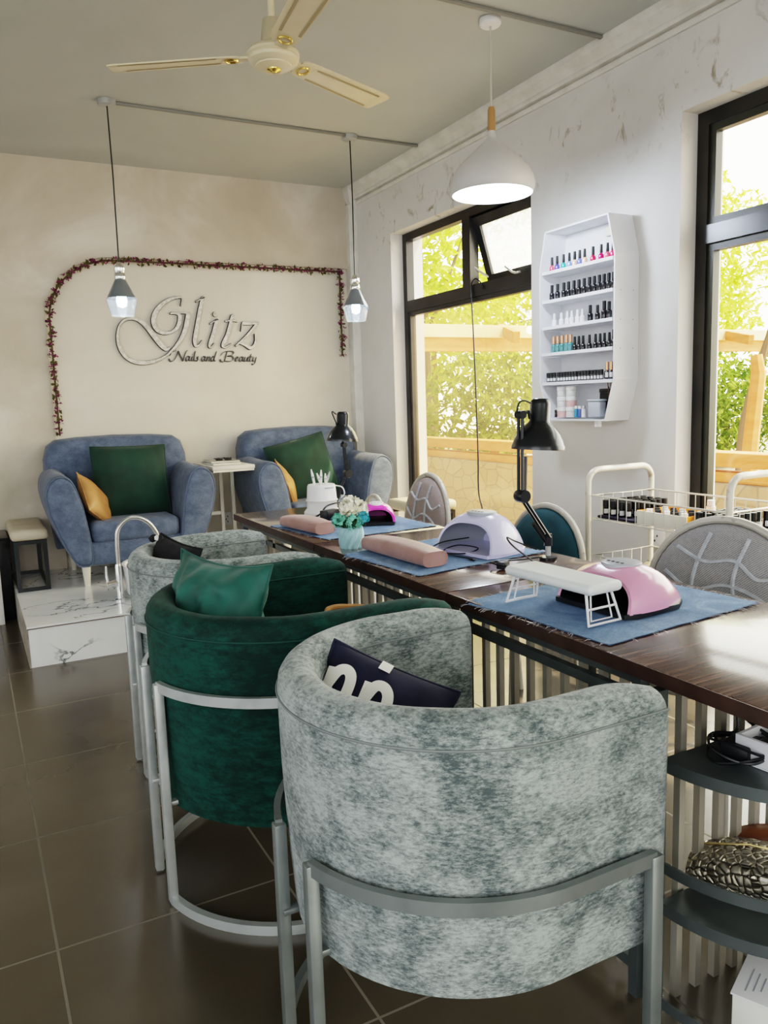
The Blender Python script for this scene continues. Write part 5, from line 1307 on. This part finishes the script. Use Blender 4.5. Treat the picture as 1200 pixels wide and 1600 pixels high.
for k, (x, y, sx_, sy_, h, rz, lab) in enumerate(((2.50, 2.53, .16, .14, .06, .3, 'white towel lump at the far left end of the lower cart basket'), (2.60, 2.40, .20, .15, .085, -.2, 'cream towel lump in the middle of the lower cart basket'), (2.52, 2.22, .17, .16, .055, .5, 'grey white towel lump right of the cream one in the lower cart basket'))):
    o = MB().lathe([(.0, 0), (.48, 0), (.52, .12), (.50, .5), (.40, .82), (.2, .97), (.0, 1.0)], n=20); 
    o.v = [Vector((v.x*sx_*(1+.25*noise.noise(v*3+Vector((k, 0, 0)))), v.y*sy_*(1+.25*noise.noise(v*3+Vector((0, k, 0)))), v.z*h*(1+.25*noise.noise(v*4)))) for v in o.v]
    Rz = Matrix.Rotation(rz, 3, 'Z'); o.v = [Rz @ v+Vector((x, y, .5215)) for v in o.v]
    tag(o.build('towel', (m_card, m_stoolseat, m_white)[k], smooth=70), lab, 'towel', 'towels in the lower cart basket')

# ------------------------------------------------------------------ things on the curved shelf unit
z1 = .5755
cable('coiled black cable bundle on the upper curved shelf', [(1.36, 1.06, .70), (1.35, 1.04, z1+.05), (1.32, 1.07, z1+.035), (1.29, 1.00, z1+.005)]+[(1.340+.062*math.cos(a)*(1+.1*math.sin(3*a)), 1.02+.062*math.sin(a), z1+.006+.012*(a/6.28)+.012*math.sin(a*1.7)) for a in [k*.5 for k in range(4, 38)]]+[(1.40, 1.065, z1+.06), (1.40, 1.085, z1+.12)], .0032, 'cable_coil', plug=((1.340, 1.02, z1+.022), (.085, .055, .030), .3))
wb = thing('white_box', 'open white box with dark contents on the upper curved shelf', 'box', (1.43, .965, z1))
za, zb1 = z1+.0005, z1+.058
def rb(o): return o
c_, sN = math.cos(-.12), math.sin(-.12)
WM[wb.name] = Matrix.Translation((1.43, .965, z1)) @ Matrix.Rotation(.10, 4, 'Z'); wb.matrix_world = WM[wb.name]
for (a, b, c, d, nm) in ((-.105, .105, -.065, .065, 'floor_panel'),):
    MB(True).span(a, b, c, d, .0006, .004).build('box_floor', m_whitep, wb, smooth=0)
for (a, b, c, d) in ((-.105, -.098, -.065, .065), (.098, .105, -.065, .065), (-.0975, .0975, -.065, -.058), (-.0975, .0975, .058, .065)):
    MB(True).span(a, b, c, d, .0045, .056).build('box_wall', m_whitep, wb, smooth=0)
t = thing('black_gadget', 'dark device lying inside the open white box', 'device', (1.43, .965, z1+.0046), .1)
MB(True).box((0, 0, .020), (.17, .09, .036), .012, 3).build('casing', m_blackp, t); MB(True).tube([(-.06, .0, .041), (.06, .01, .042)], .007, 8).build('handle', m_grille, t)
# metallic croc purse on the middle shelf
pu = thing('croc_purse', 'pewter crocodile-textured purse lying on the lower curved shelf', 'purse', (1.42, .99, .259), -1.05)
rings = []
for i in range(13):
    x = (i/12-.5)*.34; e = (1-abs(i/12*2-1)**3.0*.75); pr = []
    for k in range(24):
        a = 2*PI*k/24; cx_, sz_ = math.cos(a), math.sin(a); r = 1/((abs(cx_)**2.6+abs(sz_)**2.6)**(1/2.6))
        pr.append(Vector((x, cx_*r*.075*(.55+.45*e), .0012+.048*(.35+.65*e)*(1+sz_*r))))
    zmn = min(p.z for p in pr); rings.append([Vector((p.x, p.y, p.z-zmn+.001)) for p in pr])
MB(True).loft(rings).build('purse_body', m_snake, pu, smooth=60)
MB(True).tube([(-.15, .0, .075), (-.05, .0, .100), (.05, .0, .100), (.15, .0, .075)], .0025, 6).build('zip', M('zip_brass', (.45, .36, .16), .3, .9), pu)
bw_ = thing('brown_pouch', 'rolled brown leather pouch behind the pewter purse', 'pouch', (1.55, 1.065, .259), -.55)
rings = []
for i in range(9):
    x = (i/8-.5)*.22; r = .030*(1-.35*abs(i/8*2-1)**4)
    rings.append([Vector((x, 1.3*r*math.cos(2*PI*k/18), .042+1.35*r*math.sin(2*PI*k/18))) for k in range(18)])
MB(True).loft(rings).build('roll', m_brown, bw_, smooth=60); MB(True).tube([(.0, .040*math.cos(a), .042+.042*math.sin(a)) for a in [2*PI*i/18 for i in range(18)]], .003, 6, closed=True).build('tie', m_tan, bw_)
bb = thing('shoe_carton', 'white cardboard carton with faint print standing under the curved shelves', 'box', (1.40, .94, 0), .42)
MB(True).box((0, 0, .062), (.26, .15, .122), .003).build('carton', m_card, bb, smooth=30)
MB(True).box((0, 0, .1255), (.266, .156, .004), .001).build('lid', m_white, bb, smooth=30)
for k in range(3): MB(True).box((-.075, .055-.013*k, .1280), (.075-.015*k, .0025, .0006)).build('print_line', m_grille, bb, smooth=0)
mb = MB(True); mb.tube([(.02+.03*math.cos(a), .01+.03*math.sin(a), .1282) for a in [2*PI*i/24 for i in range(24)]], .0008, 4, closed=True); mb.build('print_ring', m_grille, bb, smooth=0)
# ------------------------------------------------------------------ light, sky, camera
wd = bpy.data.worlds.new('sky'); S.world = wd; wd.use_nodes = True
nt = wd.node_tree; bg = nt.nodes['Background']
tc = nt.nodes.new('ShaderNodeTexCoord'); sx = nt.nodes.new('ShaderNodeSeparateXYZ'); nt.links.new(tc.outputs['Generated'], sx.inputs[0])
up = ramp(nt, math_node(nt, 'ADD', math_node(nt, 'MULTIPLY', sx.outputs['Z'], .5), .5), [(.35, (.55, .52, .46)), (.5, (1, .97, .92)), (.75, (.90, .96, 1))])
side = ramp(nt, math_node(nt, 'ADD', math_node(nt, 'MULTIPLY', sx.outputs['X'], .5), .5), [(.25, (.16, .165, .17)), (.52, (.22, .22, .22)), (.72, (1, .94, .80))])
c = mix_col(nt, 1.0, up, side, 'MULTIPLY')
nt.links.new(c, bg.inputs['Color']); bg.inputs['Strength'].default_value = 6.2

def light(name, kind, loc, energy, col=(1, 1, 1), size=.1, rot=None, sizey=None, target=None):
    l = bpy.data.lights.new(name, kind); l.energy = energy; l.color = col
    o = bpy.data.objects.new(name, l); COL.objects.link(o); o.location = loc
    if kind == 'AREA':
        l.size = size
        if sizey: l.shape = 'RECTANGLE'; l.size_y = sizey
    elif kind == 'SUN': l.angle = size
    else: l.shadow_soft_size = size
    if target is not None: o.rotation_euler = (Vector(target)-Vector(loc)).to_track_quat('-Z', 'Y').to_euler()
    return o
light('sun', 'SUN', (5, -3.5, 11), 8.5, (1, .84, .58), .02, target=(0, 0, 0))
light('pendant_lamp', 'POINT', (2.235, 3.10, 2.22), 22, (.74, .84, 1), .08)
light('bottle_lamp', 'POINT', (.847, 4.715, 1.80), 2, (.8, .92, 1), .03)
light('bottle_lamp', 'POINT', (2.32, 4.74, 1.80), 2, (.8, .92, 1), .03)
light('room_fill', 'AREA', (-2.2, -1.2, 2.5), 55, (.92, .95, 1), 3, target=(1.2, 3, .8))

yaw, pitch, roll, foc = .482207, .1401825, -.0320592, 1234.0
fw = Vector((math.sin(yaw)*math.cos(pitch), math.cos(yaw)*math.cos(pitch), -math.sin(pitch)))
r0 = Vector((math.cos(yaw), -math.sin(yaw), 0)); u0 = r0.cross(fw)
rr = r0*math.cos(roll)+u0*math.sin(roll); uu = u0*math.cos(roll)-r0*math.sin(roll)
cd = bpy.data.cameras.new('camera'); cam = bpy.data.objects.new('camera', cd); COL.objects.link(cam)
mx = Matrix((rr, uu, -fw)).transposed().to_4x4(); mx.translation = (0, 0, 1.32); cam.matrix_world = mx
cd.sensor_fit = 'VERTICAL'; cd.sensor_height = 36; cd.lens = foc/1600*36; cd.clip_start = .02
S.camera = cam
S.view_settings.view_transform = 'Filmic'; S.view_settings.look = 'High Contrast'; S.view_settings.exposure = .52
S.cycles.max_bounces = 8; S.cycles.transparent_max_bounces = 12; S.cycles.use_denoising = True
